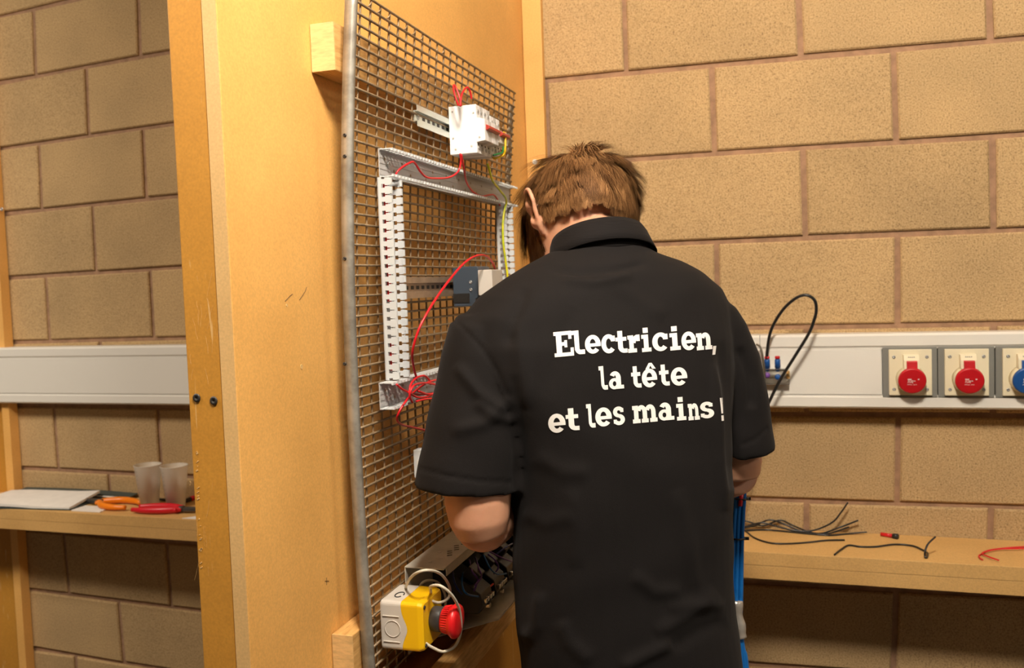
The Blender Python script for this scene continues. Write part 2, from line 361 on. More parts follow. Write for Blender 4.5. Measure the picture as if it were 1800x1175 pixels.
# ------------------------------------------------------------------ power sockets on the right trunking
def socket(x0, x1, mcap, label, skew=0, full=True, pxc=None):
    zc0, zc1 = 1.0505, 1.1500
    e = empty('power_socket', ((x0+x1)/2, -.058, 1.05), label, 'socket', 'sockets on the trunking')
    MB().box((x0+.0006, -.0590, 1.0455), (x1-.0006, -.046, 1.1540)).build('mounting_plate', GREYP, e, bevel=.0008)
    a, b = x0+.0125, x1-.0115
    MB().box((a, -.0660, zc0), (b, -.0592, zc1-.0005)).build('face_plate', IVORY, e, bevel=.0015)
    cx = (a+b)/2+skew; w = b-a
    for sx in (a+.010, b-.010):
        for sz in (zc0+.013, zc1-.0165): screw((sx, -.0661, sz), (0, -1, 0), .0035, e)
    # hood that slopes out of the plate, with the hinge block on top
    cz = 1.086
    hood = MB().lathe((cx, -.0655, cz), (0, -1, -.14), [(0, .0300), (.012, .0285), (.0215, .0265)], 32)
    hood.build('socket_hood', IVORY, e, True)
    MB().prism([(cx-.0155, -.066, 1.109), (cx-.0155, -.088, 1.109), (cx-.0155, -.085, 1.128), (cx-.0155, -.078, 1.1385), (cx-.0155, -.066, 1.1395)], (.031, 0, 0)).build('hinge_block', IVORY, e, bevel=.001)
    lid = MB().lathe((cx, -.0878, cz), (0, -1, -.14), [(0, .0262), (.001, .0276), (.0065, .0276), (.0082, .0262), (.0086, .024), (.0086, .001)], 40).build('lid', mcap, e, True)
    MB().prism([(cx-.0105, -.0895, 1.1015), (cx-.0105, -.0965, 1.1005), (cx-.0105, -.0935, 1.126), (cx-.0105, -.0875, 1.1275)], (.021, 0, 0)).build('lid_tab', mcap, lid, bevel=.0012)
    t = MB(); nrm = np.array([0, -1, -.14])/math.hypot(1, .14); up = np.array([0, -.14, 1])/math.hypot(1, .14)
    c0 = np.array([cx, -.0878, cz])+nrm*.0088
    rows = [(.0038, [(-.009, .0075, .0030), (.0105, .0035, .0026)]), (.0002, [(-.0085, .004, .0018), (-.0035, .006, .002), (.003, .003, .0018)]),
            (-.0030, [(-.0095, .0025, .0016), (-.006, .003, .0016), (-.002, .004, .0018)]), (-.0078, [(-.010, .005, .0013), (-.004, .004, .0013), (.002, .003, .0013), (.006, .0025, .0013)])]
    for v, segs in rows:
        for u, wd, h in segs:
            n = max(2, int(wd/.0014))
            for k in range(n):
                t.obox(c0+np.array([u+wd*k/n+.0005, 0, 0])+up*(v+random.uniform(-.0003, .0003)), ((1, 0, 0), nrm, up), (wd/n*.36, .00012, h*random.uniform(.36, .5)))
    t.build('lettering', PRINT, lid)
    u = MB()
    for k in range(4): u.obox((cx-.0055+k*.0036, -.0822, 1.1345), ((1, 0, 0), (0, -.75, .66), (0, .66, .75)), (.0011, .0004, .0009))
    u.build('marking', GREYP, e)
    return e
socket(2.341, 2.450, REDP, 'red round industrial socket nearest the worker on the trunking', .0005)
socket(2.4505, 2.559, REDP, 'red round industrial socket between the other red one and the blue one', .001)
socket(2.5605, 2.669, BLUEP, 'blue round industrial socket at the right edge of the photo', -.002)

# ------------------------------------------------------------------ shelves
def shelf(label, x0, x1):
    e = empty('shelf', ((x0+x1)/2, -.10, .665), label, 'shelf')
    MB().box((x0, -.192, .6975), (x1, -.0015, .7265)).build('top_board', SHELFM, e, bevel=.0012)
    MB().box((x0, -.1915, .668), (x1, -.0015, .6972)).build('lower_board', SHELFM, e, bevel=.001)
    return e
shelf('light tan board shelf on the block wall right of the worker', 1.590, 3.4)
shelf('light tan board shelf with pliers and papers on the left', -1.0, 1.470)
SZ = .7268

# ------------------------------------------------------------------ wire mesh panel standing off the partition
def XM(z): return 1.578+(.026*((z-1.2)/.52)**2 if z > 1.2 else .007*((1.2-z)/.42)**2)
MY0, MY1, MZ0, MZ1 = -1.040, -.312, .7475, 1.722
e = empty('wire_mesh_panel', (1.585, -.68, MZ0), 'brown steel wire mesh panel with a metal edge, mounted on the partition', 'mesh panel')
m = MB(); pitch = .0142; wr = .00175
ny = int((MY1-MY0)/pitch); nz = int((MZ1-MZ0)/pitch)
zs = [MZ0+(MZ1-MZ0)*k/40 for k in range(41)]
ny = int((MY1-MY0)/.0302)
for i in range(ny+1):
    y = MY1-.003-i*.0302; m.tube([(XM(z)-.0008, y, z) for z in zs], wr*.95, 6)
for k in range(nz+1):
    z = MZ1-k*pitch; yy = [MY0+(MY1-MY0)*j/8 for j in range(9)]
    m.tube([(XM(z)+.0012, y, z+random.uniform(-.0003, .0003)) for y in yy], wr*1.1, 6)
# doubled, bent-over wire ends along the top edge
for i in range(ny):
    y = MY1-i*.0302-.004
    if y < -.93+random.uniform(-.05, .25):
        m.tube([(XM(1.71)+.002, y, MZ1-.001), (XM(1.70)+.003, y-.004, MZ1-.007), (XM(1.70)+.002, y-.009, MZ1-.011)], .0012, 5)
tag(m.build('wire_grid', MESHM, e, True), kind='stuff')
m = MB(); rings = []
for z in zs:
    x = XM(z); rings.append([(x-.007, MY0-.002, z), (x+.0035, MY0-.002, z), (x+.0075, MY0+.001, z), (x+.0085, MY0+.006, z), (x+.0055, MY0+.0075, z), (x-.007, MY0+.0065, z)])
ch = m.loft(rings).build('edge_channel', GALV, e, True)
for py in (238, 275, 455, 640): screw(PY(606, py, MY0-.0022), (0, -1, 0), .0026, ch, DARKM, 'rivet')
MB().loft([[(XM(z)-.0055, MY1-.013, z), (XM(z)-.0035, MY1-.013, z), (XM(z)-.0035, MY1+.001, z), (XM(z)-.0055, MY1+.001, z)] for z in zs if z < 1.715]).build('rear_edge_bar', GALV, e)

def batten(name, label, z0, z1, y0, y1):
    b = empty(name, (1.563, (y0+y1)/2, z0), label, 'batten', 'battens carrying the mesh')
    MB().box((1.540, y0+.0015, z0), (1.5758 if z0 > 1 else 1.572, y1, z1)).build('bar', PINE, b, bevel=.0015)
    MB().box((1.5403, y0, z0+.0005), (1.5755 if z0 > 1 else 1.572, y0+.0014, z1-.0005)).build('end_grain', PINEEND, b)
batten('mesh_batten', 'pale wooden batten end sticking out behind the top of the mesh panel', 1.616, 1.681, -1.040, -.30)
batten('mesh_batten', 'pale wooden batten end behind the foot of the mesh panel', .772, .842, -1.058, -.30)
# bench rail along the foot of the mesh
e = empty('bench_rail', (1.60, -.5, 0), 'dark wooden bench box along the foot of the mesh panel', 'bench')
MB().box((1.630, -1.02, .700), (1.658, -.20, .747)).build('top_rail', PINE, e, bevel=.0015)
MB().box((1.541, -1.01, 0), (1.640, -.20, .699)).build('side_panel', MDFW, e, bevel=.001)
MB().box((1.541, -1.00, .700), (1.6295, -.20, .716)).build('floor_board', MDFW, e)

# ------------------------------------------------------------------ slotted wiring ducts
XB = 1.5925
def duct(label, y0, y1, z0, z1, vertical, depth=.022, fp=.0125, each=False, tone=DUCTL):
    e = empty('wiring_duct', (XB, (y0+y1)/2, z0), label, 'cable duct', 'grey slotted wiring ducts')
    t = .0016; L = (z1-z0) if vertical else (y1-y0); W = (y1-y0) if vertical else (z1-z0)
    def B(mb, l0, l1, w0, w1, x0, x1):
        if vertical: return mb.box((x0, y0+w0, z0+l0), (x1, y0+w1, z0+l1))
        return mb.box((x0, y0+l0, z0+w0), (x1, y0+l1, z0+w1))
    base = MB(); n = max(3, int(W/.004))
    for k in range(n):                      # ribbed floor of the duct
        a, b = W*k/n, W*(k+1)/n
        B(base, 0, L, a, b, XB, XB+t+(.0006 if k % 2 else 0))
    bo = base.build('base', DUCT, e)
    low = depth*.27
    for side in (0, 1):
        w0, w1 = (0, t) if side == 0 else (W-t, W)
        B(MB(), 0, L, w0, w1, XB+t, XB+low).build('side_wall', tone, e)
    nf = int(L/fp)
    def fingermesh(side, j, mb):
        w0, w1 = (0, t) if side == 0 else (W-t, W); c = (j+.5)*L/nf; h = L/nf
        B(mb, c-h*.28, c+h*.28, w0, w1, XB+low, XB+low+(depth-low)*.35)
        B(mb, c-h*(.44 if vertical else .36), c+h*(.44 if vertical else .36), w0, w1, XB+low+(depth-low)*.35, XB+depth*.86)
        s = (1 if side == 0 else -1)
        a, b = (w0, w1+.0022) if side == 0 else (w0-.0022, w1)
        B(mb, c-h*(.38 if vertical else .30), c+h*(.38 if vertical else .30), a, b, XB+depth*.86, XB+depth)
        return mb
    for side in (0, 1):
        if each:
            first = None
            for j in range(nf):
                fingermesh(side, j, MB()).build('finger', tone, e)
        else:
            mb = MB()
            for j in range(nf): fingermesh(side, j, mb)
            tag(mb.build('fingers', tone, e), kind='stuff')
    hm = MB()
    for j in range(int(L/.03)):
        c = .016+j*.03; off = W*(.5+.18*(-1)**j)
        p = (XB+t+.0009, y0+off, z0+c) if vertical else (XB+t+.0009, y0+c, z0+off)
        hm.lathe(p, (1, 0, 0), [(0, .0022), (.0002, .0022)], 10)
    tag(hm.build('holes', MESHM, e), kind='stuff')
    if not vertical:
        screw((XB+t+.0006, y0+.030, z0+W*.5), (1, 0, 0), .0052, e)
    return e
duct('upper horizontal grey slotted wiring duct on the mesh, under the breakers', -.955, -.345, 1.480, 1.521, False, fp=.0115, tone=DUCTL)
duct('left upright grey slotted wiring duct on the mesh with keyhole slots', -.962, -.924, 1.186, 1.479, True, fp=.0125, each=True)
duct('right upright grey slotted wiring duct on the mesh by the head', -.430, -.385, 1.186, 1.479, True, fp=.0125)
duct('lower horizontal grey slotted wiring duct on the mesh holding a red wire tangle', -.985, -.345, 1.146, 1.185, False, fp=.0115)
# wires lying in the upright duct, seen through its slots
for k, (dy, za, zb) in enumerate([(.0062, 1.300, 1.470), (.0066, 1.200, 1.240)]):
    tag(MB().tube(spline([(XB+.009, -.962+dy+random.uniform(-.001, .001), za+(zb-za)*j/5) for j in range(6)], 4), .0034, 6).build('duct_wire', WRED, None, True),
        ('red wire running inside the top half of the left upright duct', 'red wire end inside the foot of the left upright duct')[k], 'wire', 'red wires')
tag(MB().tube(spline([(XB+.010, -.418+.002*(-1)**j, 1.20+.25*j/5) for j in range(6)], 4), .0016, 6).build('duct_wire', WRED, None, True), 'red wire running inside the right upright duct beside the head', 'wire', 'red wires')

# ------------------------------------------------------------------ mounting rails
def din(label, y0, y1, zc, m, slots):
    e = empty('mounting_rail', (XB, (y0+y1)/2, zc-.017), label, 'rail', 'metal mounting rails')
    h = .0165; x = XB
    p = [(x, zc-.0085), (x, zc+.0085), (x+.0060, zc+.0085), (x+.0060, zc+h), (x+.0074, zc+h), (x+.0074, zc+.0070), (x+.0014, zc+.0070),
         (x+.0014, zc-.0070), (x+.0074, zc-.0070), (x+.0074, zc-h), (x+.0060, zc-h), (x+.0060, zc-.0085)]
    MB().prism([(a, y0, b) for a, b in p], (0, y1-y0, 0)).build('profile', m, e)
    for i in range(slots):
        y = y0+.032+i*.0205
        if y > y1-.012: break
        MB().box((x+.0013, y, zc-.0028), (x+.0017, y+.0105, zc+.0028)).build('slot', DARKM, e)
    screw((x+.0015, y0+.014, zc), (1, 0, 0), .0048, e)
    return e
din('pale zinc mounting rail sticking out left of the breakers', -.823, -.560, 1.590, DINM, 9)
din('brassy mounting rail in the middle of the mesh', -.915, -.440, 1.319, DINY, 20)

# ------------------------------------------------------------------ breakers on the upper rail
def module(e, y0, y1, zt, zb, m, steps=True):
    X0 = XB+.0076; xb, xf = 1.650, 1.665
    p = [(X0, zb), (X0, zt), (xb, zt), (xb, zt-.022), (xf, zt-.026), (xf, zb+.020), (xb, zb+.018), (xb, zb)]
    return MB().prism([(a, y0+.0002, b) for a, b in p], (0, y1-y0-.0004, 0)).build('pole', m, e, bevel=.0006, seg=1)
def breaker(label, y0, n, zt, zb, red):
    e = empty('circuit_breaker', (1.62, y0+n*.009, zb), label, 'circuit breaker', 'breakers on the zinc rail')
    for k in range(n):
        a = y0+k*.018; p = module(e, a, a+.018, zt, zb, WHITEP if k == 0 else LGREY if k % 2 else WHITEP)
        screw((1.6502, a+.009, zt-.011), (1, 0, 0), .0036, p, SCREW, 'terminal_screw')
        screw((1.6502, a+.009, zb+.009), (1, 0, 0), .0036, p, SCREW, 'terminal_screw')
        MB().box((1.6502, a+.003, zb+.0135), (1.6508, a+.0075, zb+.0165)).build('marking', BLKP, p)
        if k == 0:
            for yy, zz in ((1.607, zt-.009), (1.645, zt-.014), (1.611, zb+.009), (1.640, zb+.012), (1.655, zb+.026), (1.607, zb+.028)):
                screw((yy, a+.0001, zz), (0, -1, 0), .0017, p, EBASE, 'rivet')
    zm = (zt-.026+zb+.020)/2+.004
    MB().prism([(1.6648, y0+.006, zm-.004), (1.6648, y0+.006, zm+.006), (1.6705, y0+.006, zm+.0035), (1.6715, y0+.006, zm-.0015), (1.667, y0+.006, zm-.004)], (0, n*.018-.010, 0)).build('toggle', red, e, bevel=.0008)
    return e
breaker('white four pole circuit breaker with a red toggle bar, nearest on the zinc rail', -.690, 4, 1.627, 1.545, TOGGLE)
breaker('smaller white breaker behind the four pole one on the zinc rail', -.6178, 3, 1.620, 1.552, TOGGLE)

# ------------------------------------------------------------------ contactor on the middle rail
e = empty('contactor', (1.63, -.67, 1.283), 'dark blue grey contactor with a white block on the middle rail', 'contactor')
p = [(XB+.0076, 1.284), (XB+.0076, 1.350), (1.618, 1.352), (1.645, 1.352), (1.650, 1.340), (1.650, 1.300), (1.640, 1.296), (1.640, 1.284)]
MB().prism([(a, -.700, b) for a, b in p], (0, .062, 0)).build('housing', CONT, e, bevel=.0012)
MB().box((1.6505, -.712, 1.302), (1.676, -.655, 1.345)).build('front_block', EBASE, e, bevel=.0015)
MB().box((1.600, -.7012, 1.290), (1.630, -.7002, 1.306)).build('label_plate', BLKP, e)
for zz in (1.325, 1.312): screw((1.645-.012, -.7004, zz), (0, -1, 0), .003, e)
# small terminal behind the sleeve
e = empty('terminal_block', PX(733, 812, XB), 'small white terminal clip on the mesh beside the left sleeve hem', 'terminal')
c = PX(735, 812, XB)
MB().box((XB-.004, c[1]-.008, c[2]-.024), (XB+.010, c[1]+.012, c[2]+.020)).build('body', DUCTL, e, bevel=.001)
MB().box((XB+.002, c[1]-.0095, c[2]-.010), (XB+.012, c[1]-.0082, c[2]+.004)).build('clip', TRUNK, e)
screw((XB+.0102, c[1]+.002, c[2]+.010), (1, 0, 0), .003, e)

# ------------------------------------------------------------------ loose wires on the mesh
def wire(name, pts, r, m, label, cat='wire', group=None, n=8):
    return tag(MB().tube(spline(pts, 8), r, n).build(name, m, None, True), label, cat, group)
WX = 1.632
wire('red_wire', [PX(806, 186, WX), PX(801, 172, WX-.004), PX(797, 155, WX-.010), PX(799, 150, WX-.012), PX(806, 166, WX-.006), PX(811, 186, WX)], .0017, WRED, 'red wire loop standing up from the breaker top, the left one', 'wire', 'red wires')
wire('red_wire', [PX(809, 187, WX+.004), PX(812, 166, WX+.004), PX(820, 154, WX+.006), PX(826, 160, WX+.008), PX(829, 174, WX+.008)], .0017, WRED, 'red wire hooked over to the right above the breaker', 'wire', 'red wires')
wire('red_wire', [PX(809, 270, 1.628), PX(810, 286, 1.626), PX(805, 302, 1.622), PX(790, 312, 1.616), PX(768, 314, 1.613), PX(750, 312, 1.612), PX(739, 302, 1.611), PX(730, 288, 1.611), PX(724, 285, 1.611), PX(712, 291, 1.608), PX(700, 300, 1.602), PX(694, 310, 1.598)], .0017, WRED, 'long red wire from the breaker along the upper duct to its left end', 'wire', 'red wires')
wire('red_wire', [PX(811, 272, 1.628), PX(816, 300, 1.622), PX(820, 320, 1.614), PX(830, 336, 1.610), PX(845, 345, 1.609), PX(860, 343, 1.609), PX(868, 343, 1.608), PX(874, 350, 1.606), PX(879, 362, 1.600)], .0017, WRED, 'short red wire from the breaker to the right end of the upper duct', 'wire', 'red wires')
wire('red_wire', [PX(871, 476, 1.655), PX(866, 462, 1.662), PX(853, 450, 1.668), PX(835, 451, 1.668), PX(815, 464, 1.664), PX(792, 490, 1.660), PX(770, 520, 1.655), PX(750, 552, 1.650), PX(734, 585, 1.642), PX(725, 620, 1.632), PX(727, 645, 1.622), PX(733, 668, 1.610)], .0019, WRED, 'long red wire arching from the contactor down to the lower duct', 'wire', 'red wires')
# tangle of red wire in the lower duct
TX = 1.617
tang = [[(697, 676), (706, 684), (720, 690), (740, 694), (770, 690), (800, 684)], [(720, 700), (721, 680), (730, 666), (745, 661), (754, 668), (757, 676)],
        [(709, 712), (722, 695), (740, 680), (757, 671), (775, 668), (800, 668)], [(718, 690), (735, 699), (755, 696), (775, 684), (800, 676)],
        [(725, 708), (720, 695), (728, 678), (748, 674), (770, 678), (775, 688), (755, 694), (735, 688)], [(732, 706), (750, 702), (775, 700), (800, 694)]]
ends = ['its loose left end', 'a round loop', 'a strand rising to the right', 'a sagging strand', 'a coiled strand', 'its lowest strand']
for k, t in enumerate(tang):
    wire('red_wire', [PX(x, y, TX+.0022*k+.002*math.sin(j*2+k)) for j, (x, y) in enumerate(t)], .0017, WRED, 'red wire tangled in the lower duct, '+ends[k], 'wire', 'red wires')
wire('red_wire', [PX(709, 712, 1.622), PX(701, 726, 1.618), PX(698, 738, 1.612), PX(706, 747, 1.606), PX(722, 751, 1.602), PX(748, 757, 1.601), PX(775, 766, 1.601)], .0018, WRED, 'red wire tail hanging below the lower duct', 'wire', 'red wires')
wire('earth_wire', [PX(857, 288, 1.640), PX(861, 302, 1.640), PX(866, 318, 1.636), PX(878, 334, 1.630), PX(888, 347, 1.626), PX(890, 356, 1.622), PX(887, 368, 1.618), PX(884, 395, 1.616), PX(885, 430, 1.616), PX(889, 460, 1.617), PX(892, 485, 1.618), PX(895, 520, 1.618)], .0021, WYEL, 'yellow green wire hanging from the breaker down the right duct', 'wire')
wire('jumper_wire', [PX(884, 232, 1.665), PX(888, 240, 1.668), PX(888, 262, 1.668), PX(885, 272, 1.664), PX(872, 278, 1.655), PX(866, 277, 1.648)], .0021, WYELLOW, 'yellow wire bridging the far side of the breakers', 'wire')
wire('jumper_wire', [PX(867, 273, 1.655), PX(875, 271, 1.660), PX(883, 268, 1.664), PX(885, 258, 1.664)], .0017, WGREEN, 'short green wire under the far end of the breakers', 'wire')

# ------------------------------------------------------------------ emergency stop box
e = empty('emergency_stop_box', (1.625, -.97, .807), 'yellow and grey emergency stop box with a red mushroom button', 'emergency stop')
y0, y1, z0, z1 = -1.012, -.938, .806, .877
def rr(x, y0, y1, z0, z1, r, n=4):
    out = []
    for cy, cz, a0 in ((y1-r, z1-r, 0), (y0+r, z1-r, 90), (y0+r, z0+r, 180), (y1-r, z0+r, 270)):
        for k in range(n+1):
            a = math.radians(a0+90*k/n); out.append((x, cy+r*math.cos(a), cz+r*math.sin(a)))
    return out
ES = .004
def wavy(z):    # parting line between base and cover
    return 1.6245+.009*math.exp(-((z-.838)/.017)**2)
def ebody(name, m, base):
    mb = MB(); rings = []
    ring0 = rr(0, y0, y1, z0, z1, .006)
    def ringat(f, inset): return [(f(p[2]), (y0+y1)/2+(p[1]-(y0+y1)/2)*inset, (z0+z1)/2+(p[2]-(z0+z1)/2)*inset) for p in dense(ring0)]
    def dense(r):
        out = []
        for i, p in enumerate(r):
            q = r[(i+1) % len(r)]; d = math.dist(p, q); n = max(1, int(d/.004))
            out += [tuple(p[k]+(q[k]-p[k])*j/n for k in range(3)) for j in range(n)]
        return out
    if base: rings = [ringat(lambda z: XB+.0005, .985), ringat(lambda z: XB+.003, 1), ringat(wavy, 1)]
    else: rings = [ringat(lambda z: wavy(z)+.0003, 1), ringat(lambda z: 1.650, 1), ringat(lambda z: 1.656, .95), ringat(lambda z: 1.6575, .90)]
    return mb.loft(rings).build(name, m, e, False)
bo = ebody('base', EBASE, True); co = ebody('cover', EYEL, False)
MB().lathe((1.611, y0+.0003, .8375), (0, -1, 0), [(0, .0125), (.0009, .0125), (.0009, .0110), (.0002, .0108), (.0002, .001)], 28).build('knockout', EBASE, bo, True)
MB().box((XB+.004, y0-.0012, .855), (1.622, y0+.002, .8565)).box((XB+.004, y0-.0012, .818), (1.622, y0+.002, .8195)).build('rib', EBASE, bo, bevel=.0005)
MB().tube([(1.6115+.006*math.cos(a), -.985+.010*math.sin(a), z1+.0005) for a in [k*.35 for k in range(17)]], .0009, 6).build('moulded_mark', BLKP, bo, True)
for zz in (z0+.008, z1-.008): screw((1.6578, y0+.008, zz), (1, 0, 0), .003, co, DARKM)
zc, yc = .8425, -.974
MB().lathe((1.6572, yc, zc), (1, 0, -.04), [(0, .0170), (.004, .0178), (.014, .0178), (.0165, .0165)], 32).build('collar', COLLARB, e, True)
bt = MB().lathe((1.6736, yc, zc-.0006), (1, 0, -.04), [(0, .0175), (.002, .0185), (.010, .0190), (.013, .0215), (.017, .0245), (.020, .0245), (.0235, .0225), (.0250, .017), (.0255, .001)], 40).build('mushroom_button', ERED, e, True)
gr = MB()
for k in range(36):
    a = 2*math.pi*k/36; gr.cyl((1.6765, yc+.0186*math.cos(a), zc+.0186*math.sin(a)), (1.6855, yc+.0200*math.cos(a), zc+.0200*math.sin(a)), .0009, 5)
gr.build('grip_ribs', ERED, bt)
wire('white_cable', [PX(712, 1043, 1.600), PX(716, 1025, 1.62), PX(730, 1009, 1.65), PX(752, 1003, 1.668), PX(775, 1010, 1.672), PX(790, 1032, 1.672), PX(788, 1052, 1.668), PX(772, 1060, 1.662), PX(756, 1056, 1.655)], .0021, WWHT, 'white cable looping up out of the emergency stop box', 'cable')
wire('white_cable', [PX(762, 1062, 1.63), PX(757, 1040, 1.655), PX(758, 1031, 1.67), PX(775, 1031, 1.69), PX(795, 1048, 1.70), PX(808, 1075, 1.70), PX(810, 1110, 1.695), PX(800, 1136, 1.685), PX(780, 1146, 1.675), PX(762, 1140, 1.665), PX(746, 1130, 1.655)], .0021, WWHT, 'white cable hanging in a big loop around the red button', 'cable')
wire('white_cable', [PX(736, 1045, 1.61), PX(740, 1028, 1.62), PX(752, 1021, 1.63), PX(770, 1025, 1.64), PX(782, 1045, 1.645), PX(783, 1065, 1.64), PX(778, 1085, 1.63)], .0019, WWHT, 'thin grey white cable coiled inside the open tray end', 'cable')

# ------------------------------------------------------------------ tray with relays and their wiring
e = empty('component_tray', (1.62, -.65, .76), 'grey sheet metal tray of relays and coloured wires below the elbow', 'tray')
TY0, TY1 = -.925, -.345
MB().box((XB, TY0, .762), (XB+.0012, TY1, .898)).build('back_plate', TRAYM, e)
MB().box((XB+.0013, TY0, .8965), (1.656, TY1, .8982)).build('top_plate', TRAYM, e, bevel=.0004)
MB().box((1.6545, TY0+.012, .884), (1.656, TY1, .8963)).build('front_lip', TRAYM, e)
MB().prism([(XB+.002, -.868, .760), (1.702, -.815, .783), (1.702, TY1, .783), (XB+.002, TY1, .760)], (0, 0, .0014)).build('bottom_plate', TRAYM, e)
MB().prism([(1.7005, -.812, .7835), (1.702, -.812, .7835), (1.712, -.806, .797), (1.7105, -.806, .797)], (0, TY1+.81, 0)).build('bottom_lip', TRAYM, e)
for k, (yy, xx) in enumerate(((-.895, 1.622), (-.874, 1.632), (-.848, 1.618))): MB().lathe((xx, yy, .8983), (0, 0, 1), [(0, .0032), (.0003, .0032)], 12).build('hole', PAPER, e)
mk = MB()
for k in range(7): mk.obox((1.640-.004*(k % 3), -.86+.010*k, .8986), ((.8, .6, 0), (-.6, .8, 0), (0, 0, 1)), (.004, .001, .0002))
mk.build('pen_marking', BLKP, e)
order = ['nearest', 'second', 'third', 'fourth', 'fifth', 'farthest']
for k in range(6):
    yy = -.800+k*.068
    r = empty('relay', (1.62, yy, .79), f'black plug-in relay with bright terminals in the tray, {order[k]} one', 'relay', 'relays in the tray')
    MB().prism([(XB+.002, yy-.026, .792), (XB+.002, yy-.026, .862), (1.622, yy-.026, .862), (1.648, yy-.026, .846), (1.676, yy-.026, .826), (1.680, yy-.026, .806), (1.672, yy-.026, .794)], (0, .050, 0)).build('socket', BLKP, r, bevel=.002)
    MB().obox((1.654, yy, .848), ((.6, 0, .8), (0, 1, 0), (-.8, 0, .6)), (.014, .012, .012)).build('relay_body', COLLARB, r, bevel=.0015)
    for j in range(4): MB().box((1.678, yy-.020+j*.011, .810), (1.684, yy-.0125+j*.011, .817)).build('terminal', SILVER, r, bevel=.001)
    MB().box((1.676, yy-.006, .7975), (1.684, yy+.002, .804)).build('clip', SILVER, r, bevel=.001)
def pw(pts, r, m, label):
    return wire('relay_wire', [PX(x, y, X) for x, y, X in pts], r, m, label, 'wire', 'relay wiring', 6)
pw([(795, 1000, 1.63), (798, 1020, 1.65), (804, 1035, 1.66), (812, 1045, 1.662)], .0016, WNAVY, 'dark blue wire dropping from under the tray lid, the left one')
pw([(815, 1000, 1.63), (812, 1025, 1.655), (820, 1044, 1.672), (845, 1050, 1.672)], .0016, WBLUE, 'bright blue wire curving down in front of the nearest relay')
pw([(825, 985, 1.64), (830, 1005, 1.66), (840, 1020, 1.668), (833, 1040, 1.666)], .0015, WPUR, 'violet wire hanging between the first two relays')
pw([(835, 980, 1.64), (842, 1000, 1.665), (846, 1015, 1.672), (835, 1030, 1.668)], .0015, WPUR, 'violet wire crossing the other violet one near the elbow')
pw([(838, 1015, 1.655), (836, 1025, 1.66), (834, 1040, 1.66)], .0015, WRED, 'short red wire behind the violet wires in the tray')
pw([(858, 975, 1.66), (870, 985, 1.675), (876, 998, 1.68), (868, 1010, 1.675)], .0015, WPUR, 'violet wire bending down right of the elbow')
pw([(850, 976, 1.66), (862, 1000, 1.675), (875, 1010, 1.68), (890, 1009, 1.678)], .0015, WBLUE, 'blue wire looping right of the elbow')
pw([(860, 970, 1.665), (880, 980, 1.68), (895, 986, 1.685), (910, 989, 1.685)], .0015, WPUR, 'violet wire running from the elbow to the shirt')
pw([(872, 975, 1.665), (890, 962, 1.675), (903, 955, 1.675), (915, 948, 1.672)], .0015, WNAVY, 'dark blue wire rising to the shirt edge above the relays')
pw([(895, 925, 1.66), (901, 936, 1.67), (907, 947, 1.676), (912, 958, 1.68)], .0016, WYELLOW, 'yellow wire slanting down beside the shirt edge')
pw([(905, 950, 1.685), (907, 965, 1.69), (909, 978, 1.69)], .0028, WORG, 'thick orange wire end against the shirt edge')
pw([(858, 1034, 1.674), (867, 1027, 1.678)], .0016, WRED, 'short red wire stub between the relays')

# ------------------------------------------------------------------ things on the left shelf
def onshelf(x, y, h=0, ylim=-.012):
    p = PZ(x, y, SZ+h)
    return p if p[1] < ylim else PY(x, y, ylim)
def sheet(name, c, nx, ny, f, thick, m, parent=None):
    P = []
    for i in range(nx+1):
        P.append([tuple((np.array(c[0])*(1-u)+np.array(c[1])*u)*(1-v)+(np.array(c[3])*(1-u)+np.array(c[2])*u)*v+np.array([0, 0, f(u, v)])) for u in [i/nx] for v in [j/ny for j in range(ny+1)]])
    mb = MB().grid(P); top = len(mb.v)
    n = (nx+1)*(ny+1); mb.v += [(a, b, c2-thick) for a, b, c2 in mb.v[:n]]; nf = len(mb.f); mb.f += [tuple(reversed([i+n for i in q])) for q in mb.f[:nf]]
    rim = [i*(ny+1) for i in range(nx+1)]+[nx*(ny+1)+j for j in range(1, ny+1)]+[i*(ny+1)+ny for i in range(nx-1, -1, -1)]+[j for j in range(ny-1, 0, -1)]
    for k in range(len(rim)): a, b = rim[k], rim[(k+1) % len(rim)]; mb.f.append((a, b, b+n, a+n))
    return mb.build(name, m, parent, False)
bz = SZ+.0135
e = empty('booklet', (.0, -.10, SZ), 'open white booklet with curling pages on the left shelf', 'booklet')
sheet('page_block', [(-.14, -.205, bz-.004), (.208, -.170, bz-.002), (.200, -.045, bz+.004), (-.14, -.040, bz)], 16, 6, lambda u, v: .022*max(0, u-.35)**1.2*v+.004*math.sin(u*5), .0072, PAPER, e)
sheet('cover', [(-.14, -.205, SZ+.0032), (.214, -.174, SZ+.0032), (.206, -.040, SZ+.0032), (-.14, -.038, SZ+.0032)], 4, 2, lambda u, v: 0, .0028, FOLDER, e)
e = empty('folder', (.18, -.04, SZ), 'flat dark green folder behind the white booklet', 'folder')
sheet('cover', [(-.12, -.036, SZ+.012), (.30, -.036, SZ+.009), (.30, -.004, SZ+.012), (-.12, -.004, SZ+.015)], 6, 2, lambda u, v: .004*math.sin(u*3), .003, FOLDER, e)
sheet('sheets', [(-.12, -.036, SZ+.0085), (.28, -.036, SZ+.0055), (.28, -.004, SZ+.0085), (-.12, -.004, SZ+.0115)], 6, 2, lambda u, v: .004*math.sin(u*3), .004, PAPER, e)
for k in range(4):
    y = -.178+.014*k
    tag(MB().box((.222, y, SZ), (.322-.003*k, y+.009, SZ+.0035)).build('white_strip', PAPER, None, bevel=.0008), ['front', 'second', 'third', 'rearmost'][k]+' of the four white plastic strips beside the booklet', 'strip', 'white plastic strips')
